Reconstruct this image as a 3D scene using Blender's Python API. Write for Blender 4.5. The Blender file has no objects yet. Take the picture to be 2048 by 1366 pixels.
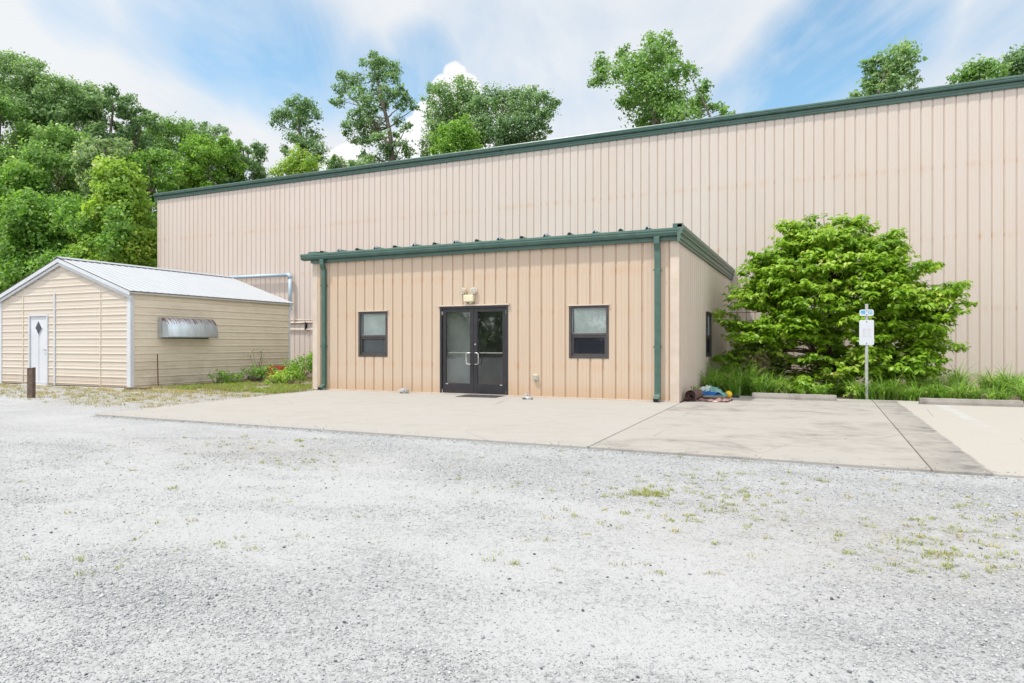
import bpy, bmesh, math, random
import numpy as np
from mathutils import Vector, Matrix, noise as mnoise
R = math.radians
sc = bpy.context.scene
COL = sc.collection
rng = np.random.default_rng(7)
random.seed(7)

# ------------------------------------------------------------------ camera model (photo: 2048 x 1366)
F, YAW, Y0, H = 1337.5, R(24.70), 687.8, 1.281
SY, CY = math.sin(YAW), math.cos(YAW)
def on_plane(u, v, Y):
    """where a sight line meets the vertical plane y = Y (used to survey real positions)"""
    t = math.atan((u - 1024) / F) - YAW
    X = Y * math.tan(t)
    fw = -SY * X + CY * Y
    return X, Y, H + (Y0 - v) * fw / F
def on_ground(u, v, z=0.0):
    fw = F * (H - z) / (v - Y0); rt = fw * (u - 1024) / F
    return CY * rt - SY * fw, SY * rt + CY * fw
def view_scale(X, Y):
    return (-SY * X + CY * Y) / F          # metres per photo pixel at that place
def direction(u, v):
    a, b = (u - 1024) / F, (Y0 - v) / F
    d = Vector((CY * a - SY, SY * a + CY, b)); return d.normalized()

# ------------------------------------------------------------------ mesh helpers
class MB:
    def __init__(self, T=None):
        self.v, self.f, self.m, self.T = [], [], [], T
    def add(self, vs, fs, m=0):
        o = len(self.v)
        self.v += [self.T(p) for p in vs] if self.T else [tuple(p) for p in vs]
        for f in fs:
            self.f.append(tuple(i + o for i in f)); self.m.append(m)
    def box(self, x0, x1, y0, y1, z0, z1, m=0):
        self.add([(x0,y0,z0),(x1,y0,z0),(x1,y1,z0),(x0,y1,z0),(x0,y0,z1),(x1,y0,z1),(x1,y1,z1),(x0,y1,z1)],
                 [(0,3,2,1),(4,5,6,7),(0,1,5,4),(1,2,6,5),(2,3,7,6),(3,0,4,7)], m)
    def quad(self, a, b, c, d, m=0):
        self.add([a,b,c,d], [(0,1,2,3)], m)
    def sweep(self, prof, place, n0, n1, caps=True, m=0):
        """prof: list of (a,b); place(a,b,t) -> point; closed profile swept from n0 to n1"""
        k = len(prof)
        vs = [place(a,b,n0) for a,b in prof] + [place(a,b,n1) for a,b in prof]
        fs = [(i,(i+1)%k,k+(i+1)%k,k+i) for i in range(k)]
        if caps: fs += [tuple(range(k))[::-1], tuple(range(k,2*k))]
        self.add(vs, fs, m)
    def tube(self, path, rad, n=8, caps=True, m=0):
        path = [Vector(p) for p in path]
        if not hasattr(rad, '__len__'): rad = [rad]*len(path)
        rings = []; ref = None
        for i, p in enumerate(path):
            d = (path[min(i+1,len(path)-1)] - path[max(i-1,0)]).normalized()
            if ref is None:
                ref = Vector((0,0,1)) if abs(d.z) < .9 else Vector((1,0,0))
            a = d.cross(ref)
            if a.length < 1e-4: a = d.orthogonal()
            a.normalize(); b = d.cross(a).normalized(); ref = a.cross(d) if a.cross(d).length>1e-4 else ref
            rings.append([tuple(p + a*math.cos(2*math.pi*j/n)*rad[i] + b*math.sin(2*math.pi*j/n)*rad[i]) for j in range(n)])
        vs = [q for r in rings for q in r]; fs = []
        for i in range(len(path)-1):
            for j in range(n):
                fs.append((i*n+j, i*n+(j+1)%n, (i+1)*n+(j+1)%n, (i+1)*n+j))
        if caps: fs += [tuple(range(n))[::-1], tuple(range((len(path)-1)*n, len(path)*n))]
        self.add(vs, fs, m)
    def recttube(self, path, w, d, m=0):
        """rectangular pipe: path of (x,y,z), w along x, d along the in-plane (y,z) normal"""
        k = len(path); vs = []
        for i,p in enumerate(path):
            a, b = path[max(i-1,0)], path[min(i+1,k-1)]
            ty, tz = b[1]-a[1], b[2]-a[2]; l = math.hypot(ty,tz); ny, nz = -tz/l, ty/l
            if i in (0,k-1): s = 1
            else:
                ay,az = p[1]-a[1],p[2]-a[2]; la=math.hypot(ay,az); c=(ay*ty+az*tz)/(la*l); s=1/max(c,.5)
            for sx,sn in ((-1,-1),(1,-1),(1,1),(-1,1)):
                vs.append((p[0]+sx*w/2, p[1]+sn*ny*d/2*s, p[2]+sn*nz*d/2*s))
        fs = [(0,1,2,3),tuple(range(4*k-4,4*k))[::-1]]
        for i in range(k-1):
            for j in range(4): fs.append((i*4+j,i*4+(j+1)%4,i*4+4+(j+1)%4,i*4+4+j))
        self.add(vs, fs, m)
    def build(self, name, mats, parent=None, smooth=False, recalc=True, bevel=0, weld=False):
        o0 = root_loc(parent)
        me = bpy.data.meshes.new(name)
        me.from_pydata([(p[0]-o0[0],p[1]-o0[1],p[2]-o0[2]) for p in self.v], [], self.f)
        mats = mats if isinstance(mats,(list,tuple)) else [mats]
        for mt in mats: me.materials.append(mt)
        me.polygons.foreach_set('material_index', self.m)
        if recalc:
            bm = bmesh.new(); bm.from_mesh(me)
            if weld: bmesh.ops.remove_doubles(bm, verts=bm.verts, dist=1e-4)
            bmesh.ops.recalc_face_normals(bm, faces=bm.faces); bm.to_mesh(me); bm.free()
        if smooth: me.polygons.foreach_set('use_smooth',[True]*len(me.polygons))
        me.update()
        o = bpy.data.objects.new(name, me); COL.objects.link(o)
        if parent: o.parent = parent
        if bevel:
            b = o.modifiers.new('bevel','BEVEL'); b.width = bevel; b.segments = 2; b.limit_method='ANGLE'
        return o
def root_loc(o):
    if o is None: return (0,0,0)
    while o.parent: o = o.parent
    return tuple(o.location)
def np_obj(name, verts, faces, mat, parent=None, tone=None, smooth=False):
    o0 = np.array(root_loc(parent))
    verts = np.asarray(verts, np.float32) - o0.astype(np.float32); faces = np.asarray(faces, np.int32)
    me = bpy.data.meshes.new(name); n, k = faces.shape
    me.vertices.add(len(verts)); me.vertices.foreach_set('co', verts.ravel())
    me.loops.add(n*k); me.loops.foreach_set('vertex_index', faces.ravel())
    me.polygons.add(n); me.polygons.foreach_set('loop_start', np.arange(0,n*k,k,dtype=np.int32))
    if tone is not None:
        at = me.attributes.new('tone','FLOAT','FACE'); at.data.foreach_set('value', np.asarray(tone,np.float32))
    if smooth: me.polygons.foreach_set('use_smooth', np.ones(n,bool))
    me.materials.append(mat); me.update(calc_edges=True); me.validate()
    o = bpy.data.objects.new(name, me); COL.objects.link(o)
    if parent: o.parent = parent
    return o
def thing(name, label, cat, loc=(0,0,0), group=None):
    o = bpy.data.objects.new(name, None); COL.objects.link(o); o.location = loc
    o.empty_display_size = .2
    return tag(o, label, cat, group)
def tag(o, label, cat, group=None, kind=None):
    if label: o['label'] = label
    if cat: o['category'] = cat
    if group: o['group'] = group
    if kind: o['kind'] = kind
    return o
def kind(o, k): o['kind'] = k; return o

# ------------------------------------------------------------------ material helper
class N:
    def __init__(self, name):
        self.mat = bpy.data.materials.new(name); self.mat.use_nodes = True
        self.t = self.mat.node_tree; self.t.nodes.clear()
        self.out = self.t.nodes.new('ShaderNodeOutputMaterial')
    def n(self, typ, **kw):
        nd = self.t.nodes.new('ShaderNode'+typ)
        for k, v in kw.items():
            if k.startswith('i_'):
                key = k[2:].replace('_',' ')
                self.set(nd.inputs[int(key) if key.isdigit() else key], v)
            else: setattr(nd, k, v)
        return nd
    def set(self, sock, v):
        if hasattr(v,'is_output') or isinstance(v, bpy.types.NodeSocket): self.t.links.new(v, sock)
        elif isinstance(v,(tuple,list)) and len(v)==3 and sock.type=='RGBA': sock.default_value=(*v,1)
        else: sock.default_value = v
    def pos(self): return self.n('NewGeometry').outputs['Position']
    def obj(self): return self.n('TexCoord').outputs['Object']
    def scale(self, vec, s):
        return self.n('Mapping', i_Vector=vec, i_Scale=s).outputs[0]
    def noise(self, vec, s, det=4, rough=.55, dist=0):
        return self.n('TexNoise', i_Vector=vec, i_Scale=s, i_Detail=det, i_Roughness=rough, i_Distortion=dist).outputs['Fac']
    def vor(self, vec, s, feat='F1', rnd=1):
        nd = self.n('TexVoronoi', feature=feat, i_Vector=vec, i_Scale=s, i_Randomness=rnd); return nd
    def rng(self, x, a, b, c=0, d=1, smooth=False):
        nd = self.n('MapRange', i_Value=x); nd.inputs[1].default_value=a; nd.inputs[2].default_value=b
        nd.inputs[3].default_value=c; nd.inputs[4].default_value=d
        if smooth: nd.interpolation_type='SMOOTHSTEP'
        return nd.outputs[0]
    def math(self, op, a, b=0, clamp=False):
        nd = self.n('Math', operation=op, use_clamp=clamp); self.set(nd.inputs[0],a); self.set(nd.inputs[1],b); return nd.outputs[0]
    def mix(self, fac, a, b, mode='MIX'):
        nd = self.n('Mix', data_type='RGBA', blend_type=mode)
        self.set(nd.inputs[0],fac); self.set(nd.inputs[6],a); self.set(nd.inputs[7],b); return nd.outputs[2]
    def ramp(self, fac, stops):
        nd = self.n('ValToRGB', i_Fac=fac); cr = nd.color_ramp
        while len(cr.elements) < len(stops): cr.elements.new(.5)
        for e,(p,c) in zip(cr.elements, stops):
            e.position = p; e.color = (*c,1) if len(c)==3 else c
        return nd.outputs[0]
    def xyz(self, vec): return self.n('SeparateXYZ', i_0=vec).outputs
    def attr(self, name): return self.n('Attribute', attribute_name=name).outputs['Fac']
    def bump(self, h, strength=.3, dist=.01):
        return self.n('Bump', i_Height=h, i_Strength=strength, i_Distance=dist).outputs[0]
    def pbr(self, col, rough=.6, spec=.4, metal=0, normal=None, coat=0):
        nd = self.n('BsdfPrincipled')
        self.set(nd.inputs['Base Color'],col); self.set(nd.inputs['Roughness'],rough)
        self.set(nd.inputs['Specular IOR Level'],spec); self.set(nd.inputs['Metallic'],metal)
        if normal is not None: self.set(nd.inputs['Normal'],normal)
        return nd.outputs[0]
    def done(self, sh): self.t.links.new(sh, self.out.inputs[0]); return self.mat

def paint(name, col, rough=.45, spec=.4, metal=0, var=.10, vs=3.0, bumpy=0):
    """a worn coat: slow blotches and fine grain in the coat itself"""
    m = N(name); p = m.pos()
    a = m.noise(p, vs, 5); b = m.noise(p, vs*14, 3)
    f = m.math('ADD', m.math('MULTIPLY',a,.7), m.math('MULTIPLY',b,.3))
    c0 = tuple(max(0,c*(1-var*1.6)) for c in col); c1 = tuple(min(1,c*(1+var*1.2)) for c in col)
    c = m.mix(m.rng(f,.3,.7), c0, c1)
    nr = m.bump(b,.25,.004) if bumpy else None
    return m.done(m.pbr(c, m.rng(a,.2,.8,rough*.85,min(1,rough*1.15)), spec, metal, nr))

def siding(name, base, warm, girts=(), mud=.5, mudc=(.48,.27,.13), streak=.5):
    """painted steel panels: sun-faded, rain streaks, rust weeping at the screw lines, mud splashed at the foot"""
    m = N(name); p = m.pos(); x = m.xyz(p)
    st = m.noise(m.scale(p,(9,9,.35)), 1, 5, .6)
    bl = m.noise(m.scale(p,(.5,.5,.25)), 1, 4, .6)
    fine = m.noise(m.scale(p,(40,40,3)),1,2)
    c = m.mix(m.rng(bl,.35,.68), base, warm)
    c = m.mix(m.math('MULTIPLY',m.rng(st,.45,.8),streak), c, tuple(v*.86 for v in warm))
    c = m.mix(m.math('MULTIPLY',m.rng(fine,.55,.8),.15), c, tuple(min(1,v*1.2) for v in base))
    g = m.attr('groove')
    ns = m.noise(m.scale(p,(14,14,1.6)),1,4,.6)
    c = m.mix(m.math('MULTIPLY',g,m.rng(ns,.25,.75,.04,.40)), c, (warm[0]*.78,warm[1]*.62,warm[2]*.46))
    for z in girts:
        d = m.math('ABSOLUTE', m.math('SUBTRACT', x['Z'], z))
        band = m.math('MULTIPLY', m.rng(d,.16,.0), m.rng(m.noise(m.scale(p,(5,5,1.2)),1,4),.46,.75))
        c = m.mix(m.math('MULTIPLY',band,.45), c, (.50,.29,.13))
        spot = m.math('MULTIPLY', m.math('MULTIPLY', m.rng(d,.10,.02), m.attr('groove')), m.rng(m.noise(m.scale(p,(7,7,3)),1,3),.38,.6))
        c = m.mix(m.math('MULTIPLY',spot,.55), c, (.42,.23,.10))
    mz = m.math('ADD', x['Z'], m.math('MULTIPLY', m.noise(m.scale(p,(6,6,1.5)),1,4), -.35))
    c = m.mix(m.math('MULTIPLY', m.rng(mz,.33,-.22,0,1,True), mud), c, mudc)
    return m.done(m.pbr(c, .5, .35, 0, m.bump(m.noise(m.scale(p,(3,3,.8)),1,3),.15,.01)))

def leafmat(name, lo, hi, tip=None, trans=.54, rough=.5):
    m = N(name); t = m.attr('tone')
    stops = [(0,lo),(.75,hi)] + ([(1.0,tip)] if tip else [])
    c = m.ramp(t, stops)
    b = m.pbr(c, rough, .45)
    tr = m.n('BsdfTranslucent', i_Color=m.mix(.5, c, m.mix(1.0,c,(1.0,1.0,.35),'MULTIPLY'))).outputs[0]
    ad = m.n('MixShader'); m.set(ad.inputs[0],trans); m.set(ad.inputs[1],b); m.set(ad.inputs[2],tr)
    return m.done(ad.outputs[0])
def bark(name, a, b):
    m = N(name); p = m.pos(); n1 = m.noise(m.scale(p,(6,6,1.2)),1,5)
    return m.done(m.pbr(m.mix(m.rng(n1,.3,.7),a,b),.9,.2,0,m.bump(n1,.6,.03)))
def glassmat(name, tint=(1,1,1), refl=1.0):
    m = N(name)
    fr = m.n('Fresnel', i_IOR=1.5).outputs[0]
    f2 = m.math('MULTIPLY', m.math('ADD',fr,.05), refl, True)
    tr = m.n('BsdfTransparent', i_Color=tint).outputs[0]
    gl = m.n('BsdfGlossy', i_Color=(.95,.97,1), i_Roughness=.015).outputs[0]
    du = m.n('BsdfDiffuse', i_Color=(.5,.52,.5)).outputs[0]
    dirt = m.rng(m.noise(m.pos(),1.6,5),.45,.85,0.01,.07)
    a = m.n('MixShader'); m.set(a.inputs[0],f2); m.set(a.inputs[1],tr); m.set(a.inputs[2],gl)
    b = m.n('MixShader'); m.set(b.inputs[0],dirt); m.set(b.inputs[1],a.outputs[0]); m.set(b.inputs[2],du)
    return m.done(b.outputs[0])

GIRT = (2.35,4.55,6.75)
M = {}
M['main'] = siding('warehouse_siding',(.552,.480,.432),(.54,.455,.398),GIRT,.5,(.44,.31,.22),.28)
M['annex'] = siding('annex_siding',(.50,.398,.308),(.49,.376,.278),(.75,2.05,2.95),.55,(.44,.27,.14),.35)
M['annex_side'] = siding('annex_side_brightened',(.58,.495,.43),(.55,.455,.385),(.75,2.05),.45,(.40,.30,.22),.6)  # front wall's paint mixed lighter here to offset the shade on the side
M['shed'] = siding('shed_siding',(.56,.495,.425),(.545,.47,.39),(),.5,(.36,.28,.2),.15)
M['cream_trim'] = paint('cream_trim',(.53,.44,.36),.5)
M['green'] = paint('green_trim',(.055,.115,.092),.33,.5,0,.18,4)
M['green2'] = paint('faded_green_trim',(.085,.135,.108),.42,.5,0,.2,4)
M['white_trim'] = paint('white_trim',(.53,.545,.565),.4,.5,0,.06)
M['dkroof'] = paint('green_roofing',(.06,.13,.10),.5)
M['silver'] = paint('bare_closure',(.42,.45,.48),.35,.5,.7)
M['black'] = paint('black_rubber',(.012,.012,.014),.6)
M['bronze'] = paint('bronze_aluminium',(.018,.016,.020),.32,.6,0,.25,6)
M['winframe'] = paint('dark_window_frame',(.055,.048,.046),.42,.5,0,.2,8)
M['steel'] = paint('brushed_steel',(.66,.65,.62),.28,.5,.9)
M['beige_plastic'] = paint('beige_plastic',(.60,.54,.38),.4)
M['lens'] = paint('lamp_lens',(.42,.40,.36),.15,.6)
M['pvc'] = paint('grey_blue_pipe',(.37,.47,.56),.4,.4,0,.12,2)
M['pipe_white'] = paint('off_white_pipe',(.66,.60,.52),.5)
M['pipe_pink'] = paint('painted_conduit',(.55,.45,.39),.5)
M['interior'] = paint('interior_wall',(.66,.69,.66),.8,.2)
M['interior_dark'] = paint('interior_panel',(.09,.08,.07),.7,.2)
M['interior_floor'] = paint('interior_floor',(.42,.41,.39),.4)
M['blind'] = paint('blind_slats',(.84,.87,.85),.55,.3)
M['glass'] = glassmat('window_glass',(.94,.97,.95),1.0)
M['doorglass'] = glassmat('door_glass',(.92,.95,.93),.9)
def screenmat():
    m = N('insect_screen'); a = m.n('BsdfTransparent',i_Color=(1,1,1)).outputs[0]
    b = m.n('BsdfDiffuse',i_Color=(.03,.032,.045)).outputs[0]
    x = m.n('MixShader'); m.set(x.inputs[0],.5); m.set(x.inputs[1],a); m.set(x.inputs[2],b); return m.done(x.outputs[0])
M['screen'] = screenmat()
M['rust'] = paint('rusty_iron',(.12,.05,.028),.85,.2,0,.3,10)
M['oldwood'] = paint('grey_brown_wood',(.13,.095,.075),.9,.15,0,.3,12,1)
M['newwood'] = paint('pale_board',(.52,.36,.17),.8,.2,0,.2,8)
M['palewood'] = paint('weathered_board',(.42,.39,.33),.85,.2,0,.25,8)
M['rock'] = paint('grey_rock',(.36,.35,.335),.9,.2,0,.4,22,1)
M['mat'] = paint('door_mat',(.085,.08,.082),.95,.1,0,.4,40,1)
M['bark'] = bark('grey_bark',(.075,.06,.045),(.19,.165,.135))
M['stem'] = bark('brown_stem',(.06,.04,.028),(.13,.095,.065))
M['red'] = paint('red_plastic',(.62,.035,.05),.4,.5,0,.2,8)
M['orange'] = paint('faded_orange_plastic',(.75,.22,.10),.5,.4,0,.2,8)
M['cap'] = paint('grey_green_cap',(.16,.22,.21),.5)
M['carpet'] = paint('brown_carpet',(.16,.10,.085),.95,.1,0,.4,20,1)
M['carpet2'] = paint('pink_brown_rag',(.27,.17,.15),.95,.1,0,.35,14,1)
M['bluecloth'] = paint('blue_cloth',(.02,.11,.34),.7,.2,0,.25,10)
M['tarp'] = paint('green_plastic_sheet',(.09,.27,.23),.35,.5,0,.5,7)
M['tarpw'] = paint('white_plastic_sheet',(.66,.68,.66),.4,.4,0,.12,6)
M['yellow'] = paint('yellow_rubber',(.75,.46,.02),.45)
M['paper'] = paint('faded_paper',(.72,.55,.49),.8)
M['signwhite'] = paint('sign_white',(.52,.55,.585),.35,.5,0,.03)
M['post'] = paint('galvanised_post',(.40,.41,.38),.5,.4,.35,.15,8)

def concrete(name, base, stain, amount, clean_x=None):
    """poured slab: broom marks, cloudy wear, algae and tyre grime in broken patches, specks"""
    m = N(name); p = m.pos(); x = m.xyz(p)
    n1 = m.noise(m.scale(p,(.55,.7,1)),1,8,.68,1.2); n2 = m.noise(m.scale(p,(3,3.6,1)),1,7,.7); n3 = m.noise(p,90,3,.7)
    n4 = m.noise(m.scale(p,(.8,1.5,1)),1,8,.75,.9)
    s = m.math('MULTIPLY', m.rng(n1,.47,.70), m.rng(n2,.36,.64,.1,1))
    s = m.math('MULTIPLY', m.math('ADD', s, m.math('MULTIPLY', m.rng(n4,.56,.74), .6)), amount, True)
    c = m.mix(m.rng(n2,.3,.7), base, tuple(v*.93 for v in base))
    c = m.mix(m.math('MULTIPLY', m.rng(n1,.35,.65), .35), c, (base[0]*1.04,base[1]*.99,base[2]*.93))
    if clean_x is not None:     # the grimy strip ends at the edge of the newer, cleaner bay
        e = m.math('ADD', x['X'], m.math('MULTIPLY', m.math('SUBTRACT',m.noise(p,2.2,5),.5), .10))
        cl = m.rng(e, clean_x-.012, clean_x+.022)
        edge = m.math('MULTIPLY', m.rng(e, clean_x-.42, clean_x-.02), m.rng(n2,.38,.62))
        edge = m.math('MULTIPLY', edge, m.rng(n4,.36,.56,.25,.9))
        s = m.math('ADD', s, m.math('MULTIPLY',edge,.75), True)
        s = m.mix(cl, s, m.math('MULTIPLY',s,.05))
        c = m.mix(cl, c, m.mix(m.rng(n2,.3,.7),(.345,.326,.294),(.362,.335,.297)))
        e1 = m.math('SUBTRACT', x['X'], 2.32)
        bar = m.math('MULTIPLY', m.rng(m.math('ABSOLUTE',e1),.13,.07), m.rng(m.noise(p,2.5,5),.35,.6,0,.5))
        bar = m.math('MULTIPLY', bar, m.rng(x['Y'],11.5,14))
        c = m.mix(bar, c, (.40,.425,.45))
    c = m.mix(s, c, stain)
    c = m.mix(m.math('MULTIPLY',m.rng(n3,.60,.8),.30), c, tuple(v*.6 for v in base))
    ck = m.vor(m.scale(p,(.5,.5,1)), 1, 'DISTANCE_TO_EDGE'); wob = m.noise(p,3,4)
    crack = m.math('MULTIPLY', m.rng(ck.outputs['Distance'],.004,.0015), m.rng(m.noise(m.scale(p,(.4,.4,1)),1,2),.5,.56))
    c = m.mix(m.math('MULTIPLY',crack,.5), c, tuple(v*.5 for v in base))
    return m.done(m.pbr(c,.85,.25,0,m.bump(m.math('ADD',n3,m.math('MULTIPLY',m.noise(m.scale(p,(4,160,1)),1,2),.6)),.25,.004)))
M['slab1'] = concrete('pale_concrete',(.335,.318,.294),(.235,.228,.21),.5)
M['slab2'] = concrete('stained_concrete',(.326,.307,.281),(.15,.145,.134),1.05)
M['slab3'] = concrete('new_concrete',(.30,.282,.256),(.12,.117,.11),1.05,1.56)
M['stop'] = concrete('wheel_stop_concrete',(.27,.25,.225),(.10,.093,.085),1.1)

def gravelmat():
    m = N('crushed_gravel'); p = m.obj(); co = m.attr('coarse'); so = m.attr('soil')
    warp = m.n('VectorMath', operation='ADD'); m.set(warp.inputs[0], p)
    nz = m.n('TexNoise', i_Vector=p, i_Scale=60, i_Detail=2).outputs['Color']
    ws = m.n('VectorMath', operation='SCALE', i_0=nz); ws.inputs['Scale'].default_value=.012
    m.set(warp.inputs[1], ws.outputs[0]); w = warp.outputs[0]
    v1 = m.vor(w, 74); v2 = m.vor(w, 165); v3 = m.vor(p, 36)
    r1 = m.n('SeparateColor', i_0=v1.outputs['Color']).outputs[0]
    r2 = m.n('SeparateColor', i_0=v2.outputs['Color']).outputs[0]
    r3 = m.n('SeparateColor', i_0=v3.outputs['Color']).outputs[1]
    stones = m.ramp(r1,[(0,(0.155,0.158,0.160)),(.10,(0.237,0.240,0.242)),(.4,(0.293,0.295,0.296)),(.8,(0.331,0.334,0.335)),(1,(0.404,0.404,0.400))])
    grit = m.ramp(r2,[(0,(0.187,0.194,0.204)),(.18,(0.263,0.268,0.274)),(.6,(0.311,0.315,0.319)),(1,(0.373,0.373,0.370))])
    dust = m.mix(m.noise(p,9,5),(0.347,0.350,0.351),(0.389,0.390,0.390))
    fines = m.mix(m.rng(r2,.0,.30,.85,.12), dust, grit)
    blot = m.noise(m.scale(p,(.8,1.9,1)),1.5,7,.7,.4)
    cf = m.math('ADD', co, m.math('MULTIPLY', m.math('SUBTRACT',blot,.5), 1.35))
    fac = m.rng(cf,.10,.95,.05,.88)
    thr = m.math('GREATER_THAN', fac, m.math('ADD', r3, m.math('MULTIPLY',m.math('SUBTRACT',m.noise(p,30,2),.5),.5)))
    k = m.math('ADD', m.math('MULTIPLY', thr, .55), m.math('MULTIPLY', fac, .45))
    c = m.mix(k, fines, stones)
    crack = m.rng(v1.outputs['Distance'], .30,.62)
    c = m.mix(m.math('MULTIPLY', m.math('MULTIPLY',crack,k), .24), c, (.19,.195,.20))
    # earth and moss worn in between the stones
    soil = m.mix(m.noise(p,14,5), (.13,.10,.06), (.27,.235,.17))
    sf = m.math('MULTIPLY', so, m.rng(m.noise(p,5,6,.7),.3,.62))
    c = m.mix(sf, c, soil)
    c = m.mix(m.math('MULTIPLY',m.attr('bed'),m.rng(m.noise(p,20,4),.2,.6,.75,1)), c, m.mix(m.noise(p,35,4),(.035,.025,.017),(.17,.12,.08)))
    h1 = m.math('MULTIPLY', m.math('SUBTRACT',1,v1.outputs['Distance']), m.math('ADD',m.math('MULTIPLY',k,.85),.15))
    h = m.math('ADD', h1, m.math('MULTIPLY', m.math('SUBTRACT',1,v2.outputs['Distance']), .35))
    return m.done(m.pbr(c,.92,.2,0,m.bump(h,.6,.008)))
M['gravel'] = gravelmat()
def stonemat():
    m = N('loose_stone'); t = m.attr('tone')
    c = m.ramp(t,[(0,(0.076,0.085,0.093)),(.14,(0.204,0.212,0.225)),(.5,(0.323,0.330,0.340)),(1,(0.468,0.468,0.463))])
    return m.done(m.pbr(c,.9,.25))
M['stone'] = stonemat()
M['grass'] = leafmat('lush_grass_blade',(.085,.215,.020),(.29,.50,.065),(.60,.60,.30),.42)
M['weed'] = leafmat('thin_weed_blade',(.22,.26,.05),(.36,.38,.09),(.48,.33,.15),.25)
M['drygrass'] = leafmat('dry_grass_blade',(.22,.22,.055),(.40,.36,.13),(.48,.34,.17),.25)

# ------------------------------------------------------------------ ground
SLAB = [(-12.05,7.93),(-12.2,9.4),(-12.42,10.6),(-12.5,12.0),(-12.62,14.0)]
def fbm(x, y, s, o=4):
    return mnoise.fractal(Vector((x*s,y*s,3.7)), .9, 2.1, o)
BLOBS = [  # coarse (+) and fine dusty (-) patches, x, y, rx, ry, amount
    (-2.9,2.2,1.1,.85,.24),(-3.6,3.0,.9,.5,.15),(-1.2,2.35,.6,.3,.25),(1.25,4.0,.9,.55,.35),(.3,3.4,.5,.25,.2),
    (-2.0,3.6,.9,.35,-.40),(-1.0,2.9,.7,.3,-.45),(.6,2.7,.8,.35,-.35),(-4.5,4.3,1.5,.4,-.3),(-.6,3.9,.9,.3,-.25),
    (-3,5.2,2.2,.35,-.2),(-8,6.0,2,.5,-.1),(1.9,5.3,1.6,.8,.25),(-1,6.9,6,.9,.28),(-7,7.2,4,.6,.15),(1.6,6.6,1.8,.7,.2),(-14,11.5,3,2.2,.35)]
def coarse_at(x, y):
    c = .35 + .42*fbm(x*.8,y*1.9,.6) + .22*fbm(x+9,y*1.6,1.7,3)
    for bx,by,rx,ry,a in BLOBS:
        c += a*math.exp(-((x-bx)/rx)**2-((y-by)/ry)**2)
    return min(1,max(0,c))
def ground_z(x, y):
    z = -.034 + .012*fbm(x,y,.35,3) + .005*fbm(x,y,2.1,2)
    if y > 8.4 and x < -12.3: z += .022*min(1,(y-8.4)/2)
    return z
def grid_lines(parts):
    out = []
    for a,b,s in parts:
        k = max(1,round((b-a)/s)); out += [a+(b-a)*i/k for i in range(k)]
    return out+[parts[-1][1]]
xs = grid_lines([(-900,-200,175),(-200,-60,20),(-60,-24,2.5),(-24,-13,.22),(-13,5.2,.075),(5.2,12,.4),(12,60,4),(60,200,20),(200,900,175)])
ys = grid_lines([(-900,-100,160),(-100,-10,15),(-10,1.4,1.0),(1.4,8.1,.075),(8.1,18,.22),(18,26,.5),(26,70,4),(70,200,26),(200,900,175)])
nx, ny = len(xs), len(ys)
gv = []; gco = []; gso = []; gbe = []
for y in ys:
    for x in xs:
        near = -26 < x < 12 and 0 < y < 26
        gv.append((x,y,ground_z(x,y) if near else -.034))
        gco.append(coarse_at(x,y) if near else .5)
        # worn earth strip along the shed and left edge of the slab, planting bed on the right
        s = 0
        if near:
            d = 1 if (x < -12.3 and 10.2 < y < 25) else 0
            if x < -12.0 and 8.2 < y <= 10.2: d = (y-8.2)/2
            if x < -16: d *= max(0,min(1,(y-9.2+(x+16)*.12)/1.6))
            s = d*.5
            if y < 8: s = max(s, .28*math.exp(-((x+6.2)/1.6)**2-((y-6.3)/.6)**2), .30*math.exp(-((x-.6)/1.6)**2-((y-5.2)/1.0)**2))
        if x < -30 or y > 25: s = 1
        gso.append(s)
        gbe.append(1.0 if (x > -2.9 and 17.2 < y < 26) or y > 30 or x < -34 or (x<-13.1 and 19.2<y<26) else 0.0)
gf = [(j*nx+i,j*nx+i+1,(j+1)*nx+i+1,(j+1)*nx+i) for j in range(ny-1) for i in range(nx-1)]
ground = np_obj('ground', np.array(gv), np.array(gf), M['gravel'], smooth=True)
for nm, arr in (('coarse',gco),('soil',gso),('bed',gbe)):
    at = ground.data.attributes.new(nm,'FLOAT','POINT'); at.data.foreach_set('value',np.array(arr,np.float32))
kind(ground,'structure')

# loose stones lying on the gravel, small enough that nobody could count them
def stones(name, pts, size, tone, seed=1):
    g = np.random.default_rng(seed); n = len(pts)
    bm = bmesh.new(); bmesh.ops.create_icosphere(bm, subdivisions=1, radius=1.0)
    bv = np.array([v.co[:] for v in bm.verts]); bf = np.array([[v.index for v in f.verts] for f in bm.faces]); bm.free()
    k = len(bv)
    V = bv[None]*(1+g.normal(0,.16,(n,k,1)))
    V = V*np.stack([np.ones(n),g.uniform(.55,.95,n),g.uniform(.35,.7,n)],1)[:,None,:]
    a = g.uniform(0,6.28,n); t = g.normal(0,.25,n)
    ca,sa,ct,st = np.cos(a)[:,None],np.sin(a)[:,None],np.cos(t)[:,None],np.sin(t)[:,None]
    x,y,z = V[...,0],V[...,1],V[...,2]
    x,z = x*ct+z*st, -x*st+z*ct
    x,y = x*ca-y*sa, x*sa+y*ca
    V = np.stack([x,y,z],2)*size[:,None,None]
    V += pts[:,None,:]; V[...,2] += size[:,None]*.22
    Fc = (bf[None]+(np.arange(n)*k)[:,None,None]).reshape(-1,3)
    return np_obj(name, V.reshape(-1,3), Fc, M['stone'], tone=np.repeat(tone,len(bf)))
P = []; S = []
tries = 0
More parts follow.
